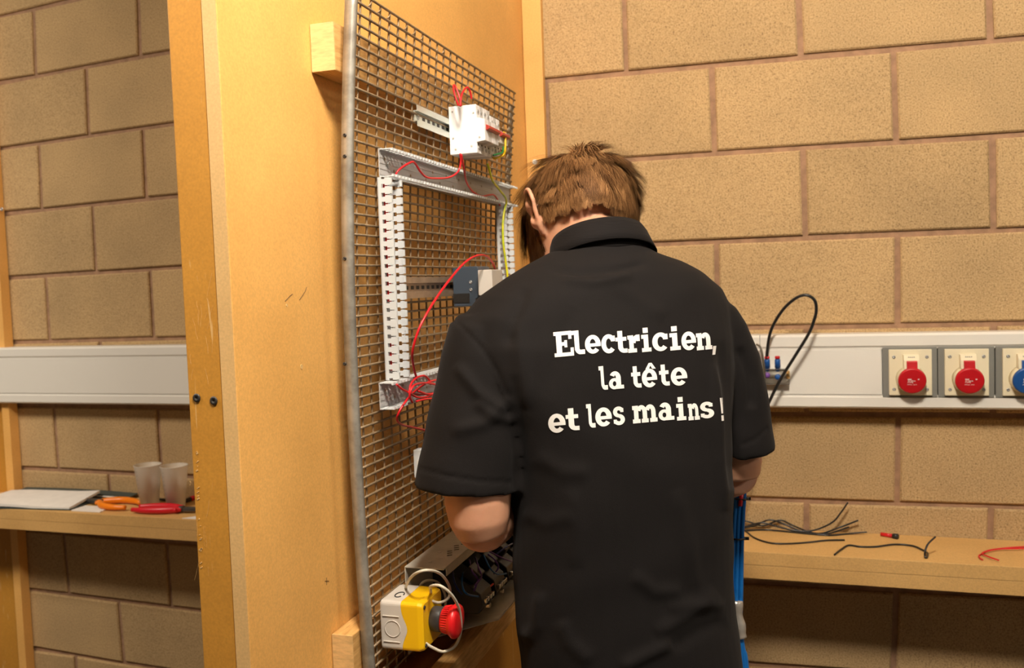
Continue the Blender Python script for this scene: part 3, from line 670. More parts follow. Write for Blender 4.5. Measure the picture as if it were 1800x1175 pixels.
tag(MB().box((.225, -.078, SZ), (.420, -.052, SZ+.004)).build('ruler', PAPER, None, bevel=.0008), 'long pale ruler lying behind the orange pliers', 'ruler')
tag(MB().prism([(.600, -.188, SZ), (.75, -.188, SZ), (.75, -.120, SZ), (.640, -.150, SZ)], (0, 0, .0012)).build('paper_sheet', PAPER), 'white paper corner at the front edge of the left shelf', 'paper')
def pliers(label, c, ang, grip, L=.17, parent=None, s=1.0, spread=.018):
    e = empty('pliers', c, label, 'pliers', 'pliers on the left shelf')
    ca, sa = math.cos(ang), math.sin(ang)
    def T(u, v, w): return (c[0]+s*(u*ca-v*sa), c[1]+s*(u*sa+v*ca), c[2]+w)
    for sg in (1, -1):
        j = MB().prism([T(-.004, 0, .006), T(.010, sg*.009, .006), (T(.030, sg*.008, .006)), T(.048, sg*.0025, .006), T(.048, sg*.0004, .006)], (0, 0, .009)).build('jaw', STEELT, e, bevel=.001)
        pts = spline([T(.004, -sg*.004, .010), T(-.012, -sg*.010, .011), T(-.045, -sg*spread, .011), T(-.085, -sg*spread*1.05, .0105), T(-.115, -sg*spread*.75, .010)], 6)
        n = len(pts); MB().tube(pts, [.0065+.003*math.sin(math.pi*min(1, k/n*1.15)) for k in range(n)], 12).build('handle', grip, e, True)
        MB().lathe(T(-.006, -sg*.0135, .011), (sa*sg, -ca*sg, .35), [(0, .006), (.004, .0055), (.006, .002)], 10).build('guard', grip, e, True)
    MB().lathe(T(0, 0, .004), (0, 0, 1), [(0, .011), (.012, .011), (.0135, .009)], 20).build('pivot', STEELT, e, True)
pliers('orange handled pliers lying open on the left shelf', (PY(176, 884, -.105)[0], -.105, SZ), math.radians(172), ORANGE, s=1.15, spread=.030)
pliers('red handled cutters between the orange pliers and the partition', (PY(318, 893, -.135)[0], -.135, SZ), math.radians(6), REDGRIP, s=1.2, spread=.018)
tag(MB().tube([PZ(276, 878, SZ+.004), PZ(322, 881, SZ+.004)], .0038, 8).build('pen', BLKP, None, True), 'black pen lying in front of the plastic cups', 'pen')
e = empty('knife', (*PZ(330, 880, SZ)[:2], SZ), 'red and black tool right against the partition on the left shelf', 'tool')
a, b = PZ(318, 884, SZ+.006), PZ(350, 872, SZ+.006)
MB().tube([a, a*.5+b*.5], [.005, .007], 10).build('black_end', BLKP, e, True); MB().tube([a*.5+b*.5, b], [.007, .006], 10).build('red_handle', REDGRIP, e, True)
for k, (x, yb, lab) in enumerate(((263, 879, 'left frosted plastic cup on the shelf'), (309, 877, 'right frosted plastic cup beside the partition on the shelf'))):
    p = PY(x, yb, -.085)
    e = empty('plastic_cup', (p[0], p[1], SZ), lab, 'cup', 'frosted plastic cups')
    out = [(.0006, .0245), (.116, .0365), (.118, .0372), (.1185, .0365), (.1165, .0352), (.004, .0232), (.004, .001)]
    MB().lathe((p[0], p[1], SZ), (0, 0, 1), [(.0003, .001)]+out, 28).build('wall', CUPM, e, True)
    MB().tube([(p[0]+.0368*math.cos(t), p[1]+.0368*math.sin(t), SZ+.1175) for t in [i*2*math.pi/28 for i in range(29)]], .0012, 6).build('rim', CUPM, e, True)
    mk = MB()
    for j in range(8):
        aa = -1.9+.03*math.sin(j); r = .0250+(.0365-.0250)*(.02+j*.012)/.116+.0003
        mk.obox((p[0]+r*math.cos(aa), p[1]+r*math.sin(aa), SZ+.02+j*.012), ((-math.sin(aa), math.cos(aa), 0), (math.cos(aa), math.sin(aa), 0), (0, 0, 1)), (.003, .0002, .0007))
    mk.build('graduation', GREYP, e)

# ------------------------------------------------------------------ manifold, hose and wires on the right
e = empty('valve_manifold', PY(1360, 677, -.07), 'small metal valve manifold with blue push fittings on the trunking', 'manifold')
a, b = PY(1334, 646, -.062), PY(1386, 677, -.062)
MB().box((a[0]-.045, -.076, b[2]+.002), (b[0]+.002, -.060, b[2]+.0035)).box((a[0]-.045, -.078, a[2]-.004), (b[0]-.002, -.060, a[2]-.0025)).build('bracket', SILVER, e)
c = PY(1366, 659, -.072); MB().tube([(a[0]-.045, -.072, c[2]), (b[0]-.004, -.072, c[2])], .0085, 16).build('barrel', GALV, e, True)
MB().lathe((b[0]-.004, -.072, c[2]), (1, 0, 0), [(0, .010), (.006, .010), (.0075, .008)], 16).build('end_plug', mat('brass', (.62, .45, .2), .3, .8), e, True)
for k, x in enumerate((1329, 1348.5, 1366.8)):
    q = PY(x, 640, -.072)
    f = MB().lathe((q[0], -.072, c[2]+.006), (0, 0, 1), [(0, .0045), (.010, .0045), (.010, .0062), (.027, .0062), (.029, .005)], 16).build('push_fitting', BLUEP if k else WBLUE, e, True)
    MB().lathe((q[0], -.072, c[2]+.035), (0, 0, 1), [(0, .0035), (.001, .0055), (.006, .0058), (.007, .004)], 14).build('release_ring', REDP, f, True)
    MB().lathe((q[0], -.079, c[2]-(.004 if k == 2 else 0)), (0, -1, 0), [(0, .0065), (.006, .0065), (.010, .005), (.010, .001)], 16).build('side_fitting', WPUR if k == 1 else BLUEP, e, True)
wire('air_hose', [PY(1348, 640, -.074), PY(1348.5, 618, -.076), PY(1355, 582, -.088), PY(1373, 549, -.100), PY(1395, 527, -.108), PY(1415, 519, -.112), PY(1431, 527, -.112), PY(1435, 545, -.110), PY(1430, 566, -.108), PY(1421, 588, -.106), PY(1397, 627, -.104), PY(1371, 669, -.104), PY(1353, 705, -.104), PY(1343, 728, -.104), PY(1325, 790, -.10), PY(1310, 850, -.09), PY(1300, 905, -.07)], .0034, WBLK, 'thick black hose looping above the white trunking', 'hose', None, 10)
wire('air_hose', [PY(1330, 606, -.075), PY(1337, 612, -.085), PY(1342, 637, -.090), PY(1344, 666, -.090), PY(1343, 699, -.088), PY(1335, 740, -.085), PY(1320, 780, -.08)], .0024, mat('grey_hose', (.10, .085, .06), .3), 'thin grey hose beside the sleeve in front of the manifold', 'hose')
def z8(x, y): return (x/2.974+1260, y/2.974+780)
BW = [([(100, 425), (145, 405), (240, 430), (330, 402), (400, 430), (490, 465), (580, 472), (690, 437)], 'humped black wire of the bunch on the right shelf, with the shortest tail'),
      ([(100, 445), (145, 440), (200, 430), (275, 400), (360, 425), (450, 462), (540, 472), (640, 440), (740, 402)], 'black wire of the bunch on the right shelf ending raised at its right tip'),
      ([(100, 450), (145, 455), (260, 452), (380, 462), (480, 472), (590, 480), (690, 472), (785, 464)], 'long flat black wire of the bunch along the right shelf back'),
      ([(100, 430), (145, 435), (230, 415), (300, 430), (400, 455), (500, 456), (600, 415), (650, 360), (685, 308)], 'black wire of the bunch curving up the block wall'),
      ([(105, 430), (150, 458), (200, 495), (280, 520), (370, 524), (480, 517), (570, 507), (668, 505)], 'black wire sagging towards the front of the right shelf')]
for k, (pts, lab) in enumerate(BW):
    P = []
    for j, (x, y) in enumerate(pts):
        q = onshelf(*z8(x, y), .0022, -.010-.006*k); q[2] = max(q[2], SZ+.0022); P.append(q)
    wire('black_wire', P, .0020, WBLK, lab, 'wire', 'black wires on the right shelf', 6)
P = [onshelf(*z8(x, y), .0022) for x, y in [(615, 582), (650, 555), (690, 533), (750, 540), (830, 540), (930, 528), (1020, 535), (1070, 555), (1100, 572), (1098, 596)]]
b0 = P[-1]; P += [PY(*z8(1088, 590), b0[1]-.002), PY(*z8(1090, 560), b0[1]), PY(*z8(1105, 525), b0[1]+.01), PY(*z8(1143, 488), b0[1]+.02)]
wire('black_wire', P, .0021, WBLK, 'separate black wire with an upturned end at the shelf front', 'wire', 'black wires on the right shelf', 6)
e = empty('screwdriver_bit', (*PZ(*z8(900, 482), SZ)[:2], SZ), 'small red stub with a black end at the back of the right shelf', 'connector')
a, b, c = PZ(*z8(858, 474), SZ+.005), PZ(*z8(922, 484), SZ+.005), PZ(*z8(945, 487), SZ+.006)
for q in (a, b, c): q[1] = min(q[1], -.014)
MB().tube([a, b], .0042, 10).build('red_sleeve', WRED, e, True); MB().tube([b, c], [.0058, .0062], 10).build('black_end', BLKP, e, True)
for k, pts in enumerate(([(1700, 535), (1606, 540), (1500, 548), (1420, 560), (1385, 578), (1370, 588), (1378, 602), (1390, 609)], [(1700, 548), (1606, 550), (1480, 552), (1405, 566), (1388, 577), (1430, 596), (1475, 611)])):
    wire('red_wire', [onshelf(*z8(x, y), .002+.003*k) for x, y in pts], .0016, WRED, ('red wire hooked back on itself at the right end of the shelf', 'red wire crossing the hooked red one on the right shelf')[k], 'wire', 'red wires on the right shelf', 6)

# ------------------------------------------------------------------ blue cable bundle held at the worker's right side
DB = 1.50
e = empty('cable_bundle', PD(1300, 1120, DB), 'blue cables tied together hanging at the right side of the worker', 'cable bundle')
cabs = [[(1303, 835), (1308, 862), (1306, 905), (1304, 950), (1303, 1010), (1302, 1066), (1301, 1100), (1306, 1140), (1313, 1180)],
        [(1296, 835), (1300, 865), (1298, 905), (1296, 950), (1295, 1010), (1294, 1066), (1297, 1100), (1303, 1140), (1310, 1180)],
        [(1288, 838), (1294, 868), (1291, 910), (1289, 955), (1287, 1010), (1287, 1066), (1293, 1100), (1299, 1140), (1306, 1180)],
        [(1292, 836), (1297, 866), (1294, 908), (1292, 952), (1290, 1010), (1290, 1066), (1296, 1100), (1302, 1140), (1309, 1180)]]
for k, cpts in enumerate(cabs):
    P = [PD(x, y, DB+(.006 if k == 3 else 0)) for x, y in cpts]; q = P[-1]
    P += [q+np.array([.01, .0, -.22]), q+np.array([.02, .015*k, -.42]), np.array([q[0]+.06, q[1]+.03*k, .0065+.001*k]), np.array([q[0]+.30, q[1]+.04*k+.05, .0065])]
    P[-3][2] = max(P[-3][2], .10)
    MB().tube(spline(P, 8), .0040, 10).build('cable', WBLUE, e, True)
for y, xa, xb in ((877, 1295, 1311), (947, 1285, 1308)):
    a, b = PD(xa-2, y, DB), PD(xb+3, y, DB); c = (a+b)/2
    MB().tube([c+np.array([0, 0, 0])+CR*.0115*math.cos(t)+CF*.0085*math.sin(t) for t in [k*2*math.pi/16 for k in range(17)]], .0016, 6).build('cable_tie', WBLK, e, True)
    MB().obox(b, (CR, CU, CF), (.005, .0025, .002)).build('tie_head', WBLK, e)
MB().tube([PD(1304, 866, DB-.006), PD(1301, 890, DB-.006)], .0035, 8).build('red_tape', WRED, e, True)
tp = [PD(x, y, DB) for x, y in ((1294, 1056), (1294.5, 1072), (1297, 1090), (1300, 1106), (1302.5, 1121))]
MB().tube(spline(tp, 5), [.0105+.0012*math.sin(k*.6) for k in range(21)], 14).build('silver_tape', TAPE, e, True)

# ------------------------------------------------------------------ the person
TH = .30; FY = YAW+TH
fw = np.array([-math.sin(FY), math.cos(FY), 0]); rt = np.array([math.cos(FY), math.sin(FY), 0]); up = np.array([0, 0, 1.0])
def ring(y, xl, xr, D, b, n=44, p=.85, th=TH, tilt=0.0, fwd=0.0):
    c = PD((xl+xr)/2, y, D); wd = (xr-xl)/2/FPX*D
    a = math.sqrt(max(wd*wd-(b*math.sin(th))**2, 1e-6))/math.cos(th)
    F2 = np.array([-math.sin(YAW+th), math.cos(YAW+th), 0]); R2 = np.array([math.cos(YAW+th), math.sin(YAW+th), 0])
    out = []
    for k in range(n):
        t = 2*math.pi*k/n; ct, st = math.cos(t), math.sin(t)
        out.append(c+R2*a*math.copysign(abs(ct)**p, ct)+F2*(b*math.copysign(abs(st)**p, st)+fwd)+up*(tilt*a*ct))
    return out
def remesh(mb, voxel, smooth, name):
    me = bpy.data.meshes.new(name); me.from_pydata(mb.v, [], mb.f)
    bm = bmesh.new(); bm.from_mesh(me); bmesh.ops.recalc_face_normals(bm, faces=bm.faces); bm.to_mesh(me); bm.free()
    o = bpy.data.objects.new(name, me); col.objects.link(o)
    r = o.modifiers.new('r', 'REMESH'); r.mode = 'VOXEL'; r.voxel_size = voxel
    s = o.modifiers.new('s', 'SMOOTH'); s.factor = .5; s.iterations = smooth
    bpy.context.view_layer.update()
    dg = bpy.context.evaluated_depsgraph_get(); out = bpy.data.meshes.new_from_object(o.evaluated_get(dg))
    bpy.data.objects.remove(o); return out
PC = PD(1095, 1175, 1.32)
person = empty('person', (PC[0], PC[1], 0), 'person in a black polo shirt seen from behind, head bowed over the mesh panel', 'person')

# --- shirt: torso and sleeves grown into one surface
TORSO = [(432, 985, 1128, 1.350, .062), (445, 960, 1150, 1.345, .070), (462, 928, 1196, 1.340, .078), (485, 890, 1238, 1.332, .086), (515, 845, 1275, 1.325, .094), (550, 815, 1290, 1.318, .102),
         (600, 812, 1296, 1.310, .110), (660, 830, 1296, 1.305, .114), (730, 868, 1292, 1.302, .116), (800, 893, 1290, 1.300, .116), (900, 902, 1287, 1.300, .115), (1000, 905, 1286, 1.303, .116),
         (1090, 910, 1291, 1.306, .119), (1175, 920, 1304, 1.310, .122), (1260, 926, 1312, 1.312, .124)]
mb = MB(); mb.loft([ring(*t) for t in TORSO])
LS = [(556, 806, 905, 1.275, .050), (575, 789, 915, 1.272, .062), (620, 778, 918, 1.266, .068), (680, 766, 922, 1.260, .070), (740, 753, 921, 1.253, .071), (800, 740, 919, 1.246, .070), (850, 731, 915, 1.241, .068), (857, 729, 914, 1.240, .067)]
mb.loft([ring(*t, n=36, p=.9, th=.15, tilt=-.10) for t in LS])
RS = [(528, 1215, 1262, 1.360, .030), (545, 1205, 1288, 1.364, .044), (575, 1200, 1308, 1.374, .058), (630, 1205, 1330, 1.386, .064), (690, 1215, 1341, 1.392, .065), (740, 1225, 1350, 1.395, .065), (785, 1235, 1357, 1.397, .064), (794, 1238, 1356, 1.398, .063)]
mb.loft([ring(*t, n=36, p=.9, th=.3, tilt=.12) for t in RS])
me = remesh(mb, .0040, 7, 'polo_shirt')
# folds, in a local frame on the back of the shirt
n = len(me.vertices); co = np.empty(n*3); me.vertices.foreach_get('co', co); co = co.reshape(-1, 3)
no = np.empty(n*3); me.vertices.foreach_get('normal', no); no = no.reshape(-1, 3)
q = co-CAM; zz = q@CF; ux = 900+FPX*(q@CR)/zz; uy = 587.5-FPX*(q@CU)/zz
front = (no@CF) < .25
def fold(pts, amp, wid, end=.15):
    global co
    d = np.full(n, 1e9); tt = np.zeros(n); tot = sum(math.dist(a, b) for a, b in zip(pts, pts[1:])); acc = 0
    for a, b in zip(pts, pts[1:]):
        a, b = np.array(a, float), np.array(b, float); L = np.linalg.norm(b-a); t = np.clip(((ux-a[0])*(b-a)[0]+(uy-a[1])*(b-a)[1])/L**2, 0, 1)
        dd = np.hypot(ux-a[0]-t*(b-a)[0], uy-a[1]-t*(b-a)[1]); m = dd < d; d[m] = dd[m]; tt[m] = (acc+t[m]*L)/tot; acc += L
    taper = np.clip(np.minimum(tt, 1-tt)/end, 0, 1)**.7
    co = co+no*(front*amp*np.exp(-(d/wid)**2)*taper)[:, None]
FOLDS = [([(800, 640), (840, 690), (890, 725)], .004, 10), ([(835, 705), (870, 735), (908, 740)], .0035, 10), ([(790, 760), (850, 745), (900, 700)], .003, 12), ([(905, 660), (912, 720), (914, 800), (908, 866)], -.0035, 12),
         ([(905, 560), (918, 640), (925, 720)], .003, 14), ([(960, 470), (1010, 480), (1080, 476), (1140, 462)], -.0025, 7), ([(985, 490), (1040, 498), (1110, 486)], .003, 9), ([(1060, 490), (1110, 520), (1170, 560)], .002, 14),
         ([(1265, 600), (1278, 680), (1284, 780), (1286, 860)], -.004, 11), ([(1255, 640), (1262, 720), (1268, 800), (1272, 900)], .004, 9), ([(1150, 1115), (1200, 1085), (1260, 1040)], .0032, 13), ([(1170, 1070), (1215, 1062), (1275, 1065)], .0025, 12),
         ([(1180, 1140), (1230, 1110), (1280, 1095)], -.0025, 13), ([(1090, 1175), (1140, 1150), (1180, 1130)], .004, 12), ([(985, 1090), (1000, 1130), (1040, 1165)], .003, 14), ([(1005, 860), (1015, 930), (1010, 1000)], .002, 16),
         ([(1190, 860), (1210, 960), (1230, 1050)], .0025, 15), ([(920, 900), (960, 920), (1010, 905)], .002, 14), ([(925, 1130), (945, 1100), (950, 1040)], .004, 12), ([(1300, 610), (1318, 660), (1322, 720)], -.004, 9),
         ([(1010, 540), (980, 620), (960, 700)], -.0015, 18), ([(925, 505), (905, 560), (895, 610)], -.003, 12), ([(1110, 1010), (1150, 1040), (1200, 1040)], .003, 13), ([(940, 800), (990, 830), (1040, 830)], .0018, 14)]
for p_, a_, w_ in FOLDS: fold(p_, a_*1.5, w_)
# stitched seams: shoulder seam and sleeve hems
fold([(787, 556), (812, 575), (845, 610), (875, 655), (895, 700)], -.0022, 3.2, .02)
fold([(737, 824), (780, 836), (845, 847), (905, 849)], -.0022, 3.0, .02)
fold([(1303, 783), (1330, 772), (1352, 752)], -.002, 3.0, .02)
co = co+no*(.0016*np.sin(co[:, 0]*34+3*np.sin(co[:, 2]*17))*np.sin(co[:, 2]*23+2*np.sin(co[:, 1]*19)))[:, None]
me.vertices.foreach_set('co', co.ravel()); me.update()
# trim the shirt hem
bm = bmesh.new(); bm.from_mesh(me)
def trim(p, nrm, test):
    fs = [f for f in bm.faces if test(f.calc_center_median())]
    g = set(fs); [g.update(f.edges) for f in fs]; [g.update(f.verts) for f in fs]
    bmesh.ops.bisect_plane(bm, geom=list(g), plane_co=Vector(p), plane_no=Vector(nrm), clear_outer=True)
trim((0, 0, .665), (0, 0, -1), lambda c: c.z < .75)
bm.to_mesh(me); bm.free()
shirt = link('polo_shirt', me, FABRIC, person, True)
sm = shirt.modifiers.new('cloth_thickness', 'SOLIDIFY'); sm.thickness = .0022; sm.offset = -1
# BVH for the print
bvh = BVHTree.FromPolygons([tuple(v.co) for v in me.vertices], [tuple(p.vertices) for p in me.polygons])

# --- collar
mb = MB(); prof = [(.000, 1.00, -.020), (.004, .985, .012), (.010, .965, .026), (.0035, 1.0, .030), (-.004, 1.04, .022), (-.010, 1.10, .004), (-.015, 1.15, -.010)]
CC = PD(1060, 446, 1.348); tl2 = math.radians(24)
fy = fw*math.cos(tl2)-up*math.sin(tl2); cz = up*math.cos(tl2)+fw*math.sin(tl2)
rings = []
for off, s, h in prof:
    r = []
    for k in range(64):
        t = 2*math.pi*k/64; sp = 1+(.10 if math.sin(t) > .8 else 0)
        r.append(CC+rt*math.cos(t)*.0735*s+fy*(math.sin(t)*.066*s*sp+.006)+cz*h)
    rings.append(r)
mb.loft(rings, cap=False)
collar = mb.build('collar', RIB, shirt, True); ss = collar.modifiers.new('thick', 'SOLIDIFY'); ss.thickness = .0022; ss.offset = 0

# --- body: head, neck, arms, hands and trunk grown into one surface
HP = PD(1024, 394, 1.405)
HY = YAW+math.radians(26)
Hm = Matrix.Translation(Vector(HP)) @ Matrix.Rotation(HY, 4, 'Z') @ Matrix.Rotation(math.radians(-38), 4, 'X') @ Matrix.Rotation(math.radians(9), 4, 'Y')
def H(p): return np.array(Hm @ Vector(p))
Hs = [(-.122, .020, .045, .083), (-.112, .036, .025, .094), (-.092, .050, -.005, .097), (-.066, .060, -.040, .096), (-.035, .068, -.072, .095), (0, .074, -.090, .096), (.030, .077, -.096, .096), (.058, .074, -.093, .088), (.080, .064, -.080, .070), (.096, .046, -.056, .044), (.105, .022, -.026, .016)]
body = MB()
body.loft([[H(((b+f)*0+wd*math.copysign(abs(math.cos(t))**.9, math.cos(t)), (b+f)/2+(f-b)/2*math.sin(t), z)) for t in [2*math.pi*k/36 for k in range(36)]] for z, wd, b, f in Hs])
body.tube([H((0, .092, .012)), H((0, .106, -.018)), H((0, .114, -.034)), H((0, .098, -.044))], [.006, .009, .0125, .007], 12)          # nose
body.tube([H((-.032, .088, .024)), H((0, .096, .020)), H((.032, .088, .024))], [.006, .008, .006], 10)                                   # brow
body.tube([H((-.022, .090, -.068)), H((0, .100, -.066)), H((.022, .090, -.068))], [.003, .006, .003], 10); body.tube([H((-.018, .090, -.077)), H((0, .098, -.078)), H((.018, .090, -.077))], [.003, .006, .003], 10)
for s in (-1, 1):                                                                                                                      # ears
    e0 = [(.072+(x-.072)*(1.3 if s < 0 else .7), y*1.3-.003, z*1.08) for x, y, z in ((.072, .012, .012), (.082, .006, .026), (.090, -.008, .033), (.094, -.022, .026), (.092, -.024, .008), (.086, -.014, -.010), (.079, -.004, -.024), (.073, .006, -.028))]
    body.tube(spline([H((s*x, y, z)) for x, y, z in e0], 5), .0042, 10)
    body.tube([H((s*.070, .004, .010)), H((s*.084, -.012, .014)), H((s*(.091 if s < 0 else .084), -.021, .016))], [.013, .0165, .013], 12)
    body.tube([H((s*.070, .004, -.004)), H((s*.079, -.004, -.012)), H((s*.086, -.012, -.012))], [.011, .0135, .012], 12)
NB = PD(1068, 470, 1.350)
body.tube([H((0, -.008, -.030)), H((0, -.022, -.066)), NB*.45+H((0, -.022, -.08))*.55, NB, NB-up*.06], [.050, .053, .056, .063, .075], 24)
body.loft([ring(y, (xl+xr)/2-(xr-xl)*.43, (xl+xr)/2+(xr-xl)*.43, D, b*.86, 36) for y, xl, xr, D, b in TORSO[2:]])
LA = [(856, 610, 1.272, .036), (852, 680, 1.262, .042), (845, 780, 1.248, .047), (840, 850, 1.234, .0475), (840, 885, 1.231, .0465), (843, 915, 1.230, .0425), (847, 938, 1.234, .0350)]
body.tube([PD(x, y, d) for x, y, d, r in LA], [r for *_, r in LA], 24)
LF = [(846, 922, 1.236, .0400), (858, 912, 1.290, .0430), (878, 890, 1.360, .0410), (905, 862, 1.440, .0330), (925, 845, 1.495, .0270)]
body.tube([PD(x, y, d) for x, y, d, r in LF], [r for *_, r in LF], 24)
RA = [(1250, 590, 1.372, .034), (1268, 680, 1.388, .038), (1285, 770, 1.396, .041), (1294, 815, 1.400, .0405), (1296, 838, 1.402, .0350)]
body.tube([PD(x, y, d) for x, y, d, r in RA], [r for *_, r in RA], 24)
RF = [(1296, 830, 1.402, .0360), (1275, 836, 1.450, .0390), (1235, 845, 1.510, .0360), (1180, 850, 1.570, .0300), (1145, 850, 1.605, .0260)]
body.tube([PD(x, y, d) for x, y, d, r in RF], [r for *_, r in RF], 24)
def hand(wr, d, pn, thumb):          # wrist point, pointing direction, palm normal, thumb side vector
    d = d/np.linalg.norm(d); pn = pn-d*(pn@d); pn /= np.linalg.norm(pn); sd = np.cross(d, pn)
    if sd@thumb < 0: sd = -sd
    body.loft([[wr+d*l+sd*(wd*math.cos(t)+sh)+pn*th*math.sin(t) for t in [2*math.pi*k/16 for k in range(16)]] for l, wd, th, sh in ((-.02, .026, .020, 0), (.01, .030, .018, 0), (.05, .040, .015, 0), (.085, .041, .013, 0), (.095, .036, .010, 0))])
    for k, (off, L) in enumerate(((.030, .072), (.010, .080), (-.010, .075), (-.029, .058))):
        b = wr+d*.085+sd*off; a1, a2, a3 = .35+.05*k, .95+.06*k, 1.45+.06*k
        p1 = b+(d*math.cos(a1)+pn*math.sin(a1))*L*.45; p2 = p1+(d*math.cos(a2)+pn*math.sin(a2))*L*.32; p3 = p2+(d*math.cos(a3)+pn*math.sin(a3))*L*.25
        body.tube([b-d*.012, b, p1, p2, p3], [.0098, .0098, .0090, .0082, .0068], 10)
    t0 = wr+d*.025+sd*.030; t1 = t0+(sd*.75+d*.55+pn*.35)*.032; t2 = t1+(d*.8+pn*.55+sd*.1)*.030; t3 = t2+(d*.7+pn*.7-sd*.15)*.024
    body.tube([t0-sd*.01, t0, t1, t2, t3], [.013, .013, .0112, .0100, .0080], 10)
WL = PD(925, 845, 1.495); hand(WL, WL-PD(878, 890, 1.36), np.cross(WL-PD(878, 890, 1.36), up)*1.0, up)
WR = PD(1145, 850, 1.605); hand(WR, WR-PD(1235, 845, 1.51), -np.cross(WR-PD(1235, 845, 1.51), up), up)
for sx in (-1, 1):      # legs
    hp = PC+rt*sx*.078
    P = [np.array([hp[0], hp[1], z])+fw*f for z, f in ((.86, .0), (.70, .01), (.48, .03), (.28, .01), (.08, -.01), (.05, .0))]
    body.tube(P, [.062, .062, .050, .046, .036, .034], 20)
bme = remesh(body, .0034, 3, 'body')
link('body', bme, SKIN, person, True)
for s in (-1, 1):
    MB().lathe(H((s*.031, .078, .000)), H((s*.031, 1.078, 0))-H((s*.031, .078, 0)), [(0, .002), (.003, .009), (.008, .0115), (.012, .009), (.0142, .002)], 16).build('eye', PAPER, person, True)
# --- trousers and shoes
tm = MB(); tm.loft([ring(y, xl+6, xr-6, D, b, 40) for y, xl, xr, D, b in ((1085, 915, 1286, 1.306, .110), (1175, 925, 1298, 1.310, .112), (1270, 930, 1305, 1.312, .114), (1340, 935, 1308, 1.314, .112))])
for sx in (-1, 1):
    hp = PC+rt*sx*.080
    P = [np.array([hp[0], hp[1], z])+fw*f for z, f in ((.72, .0), (.58, .02), (.46, .03), (.28, .01), (.10, -.01), (.055, -.005))]
    tm.tube(P, [.076, .076, .070, .064, .058, .060], 22)
tme = remesh(tm, .008, 6, 'trousers'); link('trousers', tme, DENIM, person, True)
for sx in (-1, 1):
    hp = np.array([PC[0], PC[1], 0])+rt*sx*.092
    rg = []
    for f, wd, h, z in ((-.085, .018, .030, .030), (-.080, .034, .050, .050), (-.04, .040, .062, .062), (.02, .042, .058, .058), (.08, .048, .042, .042), (.14, .048, .032, .032), (.185, .036, .026, .026), (.20, .016, .016, .018)):
        rg.append([hp+fw*f+rt*wd*math.cos(t)+up*max(.0, z+h*math.sin(t)) for t in [2*math.pi*k/20 for k in range(20)]])
    MB().loft(rg).build('shoe', SHOEM, person, True)

# --- hair: a dark base with thousands of clumped strands
C0 = np.array([0, 0, .012]); SA = np.array([.0815, .1015, .1000])
def hairline(p):      # >0 inside the hair region, head-local coordinates
    x, y, z = p
    if y > .05: return z-.052+.25*max(0, abs(x)-.045)*-1
    if x > .03 and y < .03: return z+.045
    if y > -.015: return max(z-.030, min(z+.030, .012-abs(y-.036), 1)) if abs(x) > .04 else z-.04
    if y > -.05: return z+.006+(-.015-y)*.6
    return z+.026+.030*min(1, max(0, (x+.015)/.06))
Hmn = np.array(Hm); Rm = Hmn[:3, :3]; Tm = Hmn[:3, 3]; gl = Rm.T@np.array([0, 0, -1.0])
capv = MB(); P = []
nu, nv = 150, 100
pts = [[C0+SA*np.array([math.sin(b)*math.cos(a), math.sin(b)*math.sin(a), math.cos(b)]) for a in [2*math.pi*i/nu for i in range(nu)]] for b in [math.pi*(j+.02)/nv for j in range(nv)]]
idx = {}
for j in range(nv-1):
    for i in range(nu):
        quad = [pts[j][i], pts[j][(i+1) % nu], pts[j+1][(i+1) % nu], pts[j+1][i]]
        if hairline(sum(quad)/4) > .009: capv.add([H(p) for p in quad], [(0, 1, 2, 3)])
NS = 34000
dirs = rng.normal(size=(NS*3, 3)); dirs /= np.linalg.norm(dirs, axis=1)[:, None]
roots = C0+dirs*SA; hl = np.array([hairline(p) for p in roots]); keep = hl > rng.uniform(-.014, .004, len(hl)); roots = roots[keep][:NS]; dirs = dirs[keep][:NS]; hl = hl[keep][:NS]
N = len(roots); nrm = dirs/SA; nrm /= np.linalg.norm(nrm, axis=1)[:, None]
crown = np.array([-.010, -.055, .085]); fl = roots-crown; fl -= nrm*(fl*nrm).sum(1)[:, None]; fl /= np.linalg.norm(fl, axis=1)[:, None]+1e-6
NC = 800
ci = rng.choice(N, NC, replace=False); cc = roots[ci]
near = np.array([np.argmin(((cc-r)**2).sum(1)) for r in roots])
cj = rng.normal(0, .33, NC)[near]+rng.normal(0, .16, N); clift = rng.uniform(.22, .85, NC)[near]; clen = rng.uniform(.75, 1.2, NC)[near]
side = np.cross(nrm, fl); d = fl*np.cos(cj)[:, None]+side*np.sin(cj)[:, None]
top = np.clip((roots[:, 2]-.01)/.07, 0, 1); length = (.034+.030*top)*np.where(hl < .02, np.clip(.42+hl*28, .25, 1), 1)*clen
fringe = (roots[:, 1] > .035) & (roots[:, 2] > .045); length = np.where(fringe, .085*clen, length)
sidef = (roots[:, 1] > .0) & (np.abs(roots[:, 0]) > .055); length = np.where(sidef, np.maximum(length, .050*clen), length)
lift = clift*np.where(fringe | sidef, .7, .5+.5*top)*np.clip(.12+hl*28, .12, 1)
SEG = 5; cur = roots.copy(); dd = d*1.0+nrm*lift[:, None]; dd /= np.linalg.norm(dd, axis=1)[:, None]
path = [cur.copy()]; tipc = cc[near]-roots
for k in range(SEG):
    cur = cur+dd*(length/SEG)[:, None]+tipc*.10
    grav = np.where(fringe | sidef, .42, .13)
    dd = dd+gl*grav[:, None]-nrm*.10+rng.normal(0, .028, (N, 3)); dd /= np.linalg.norm(dd, axis=1)[:, None]
    e_ = (cur-C0)/SA; L = np.linalg.norm(e_, axis=1); mn = 1.012; push = L < mn
    cur[push] = C0+(e_[push]/L[push][:, None]*mn)*SA
    path.append(cur.copy())
path = np.array(path)@Rm.T+Tm
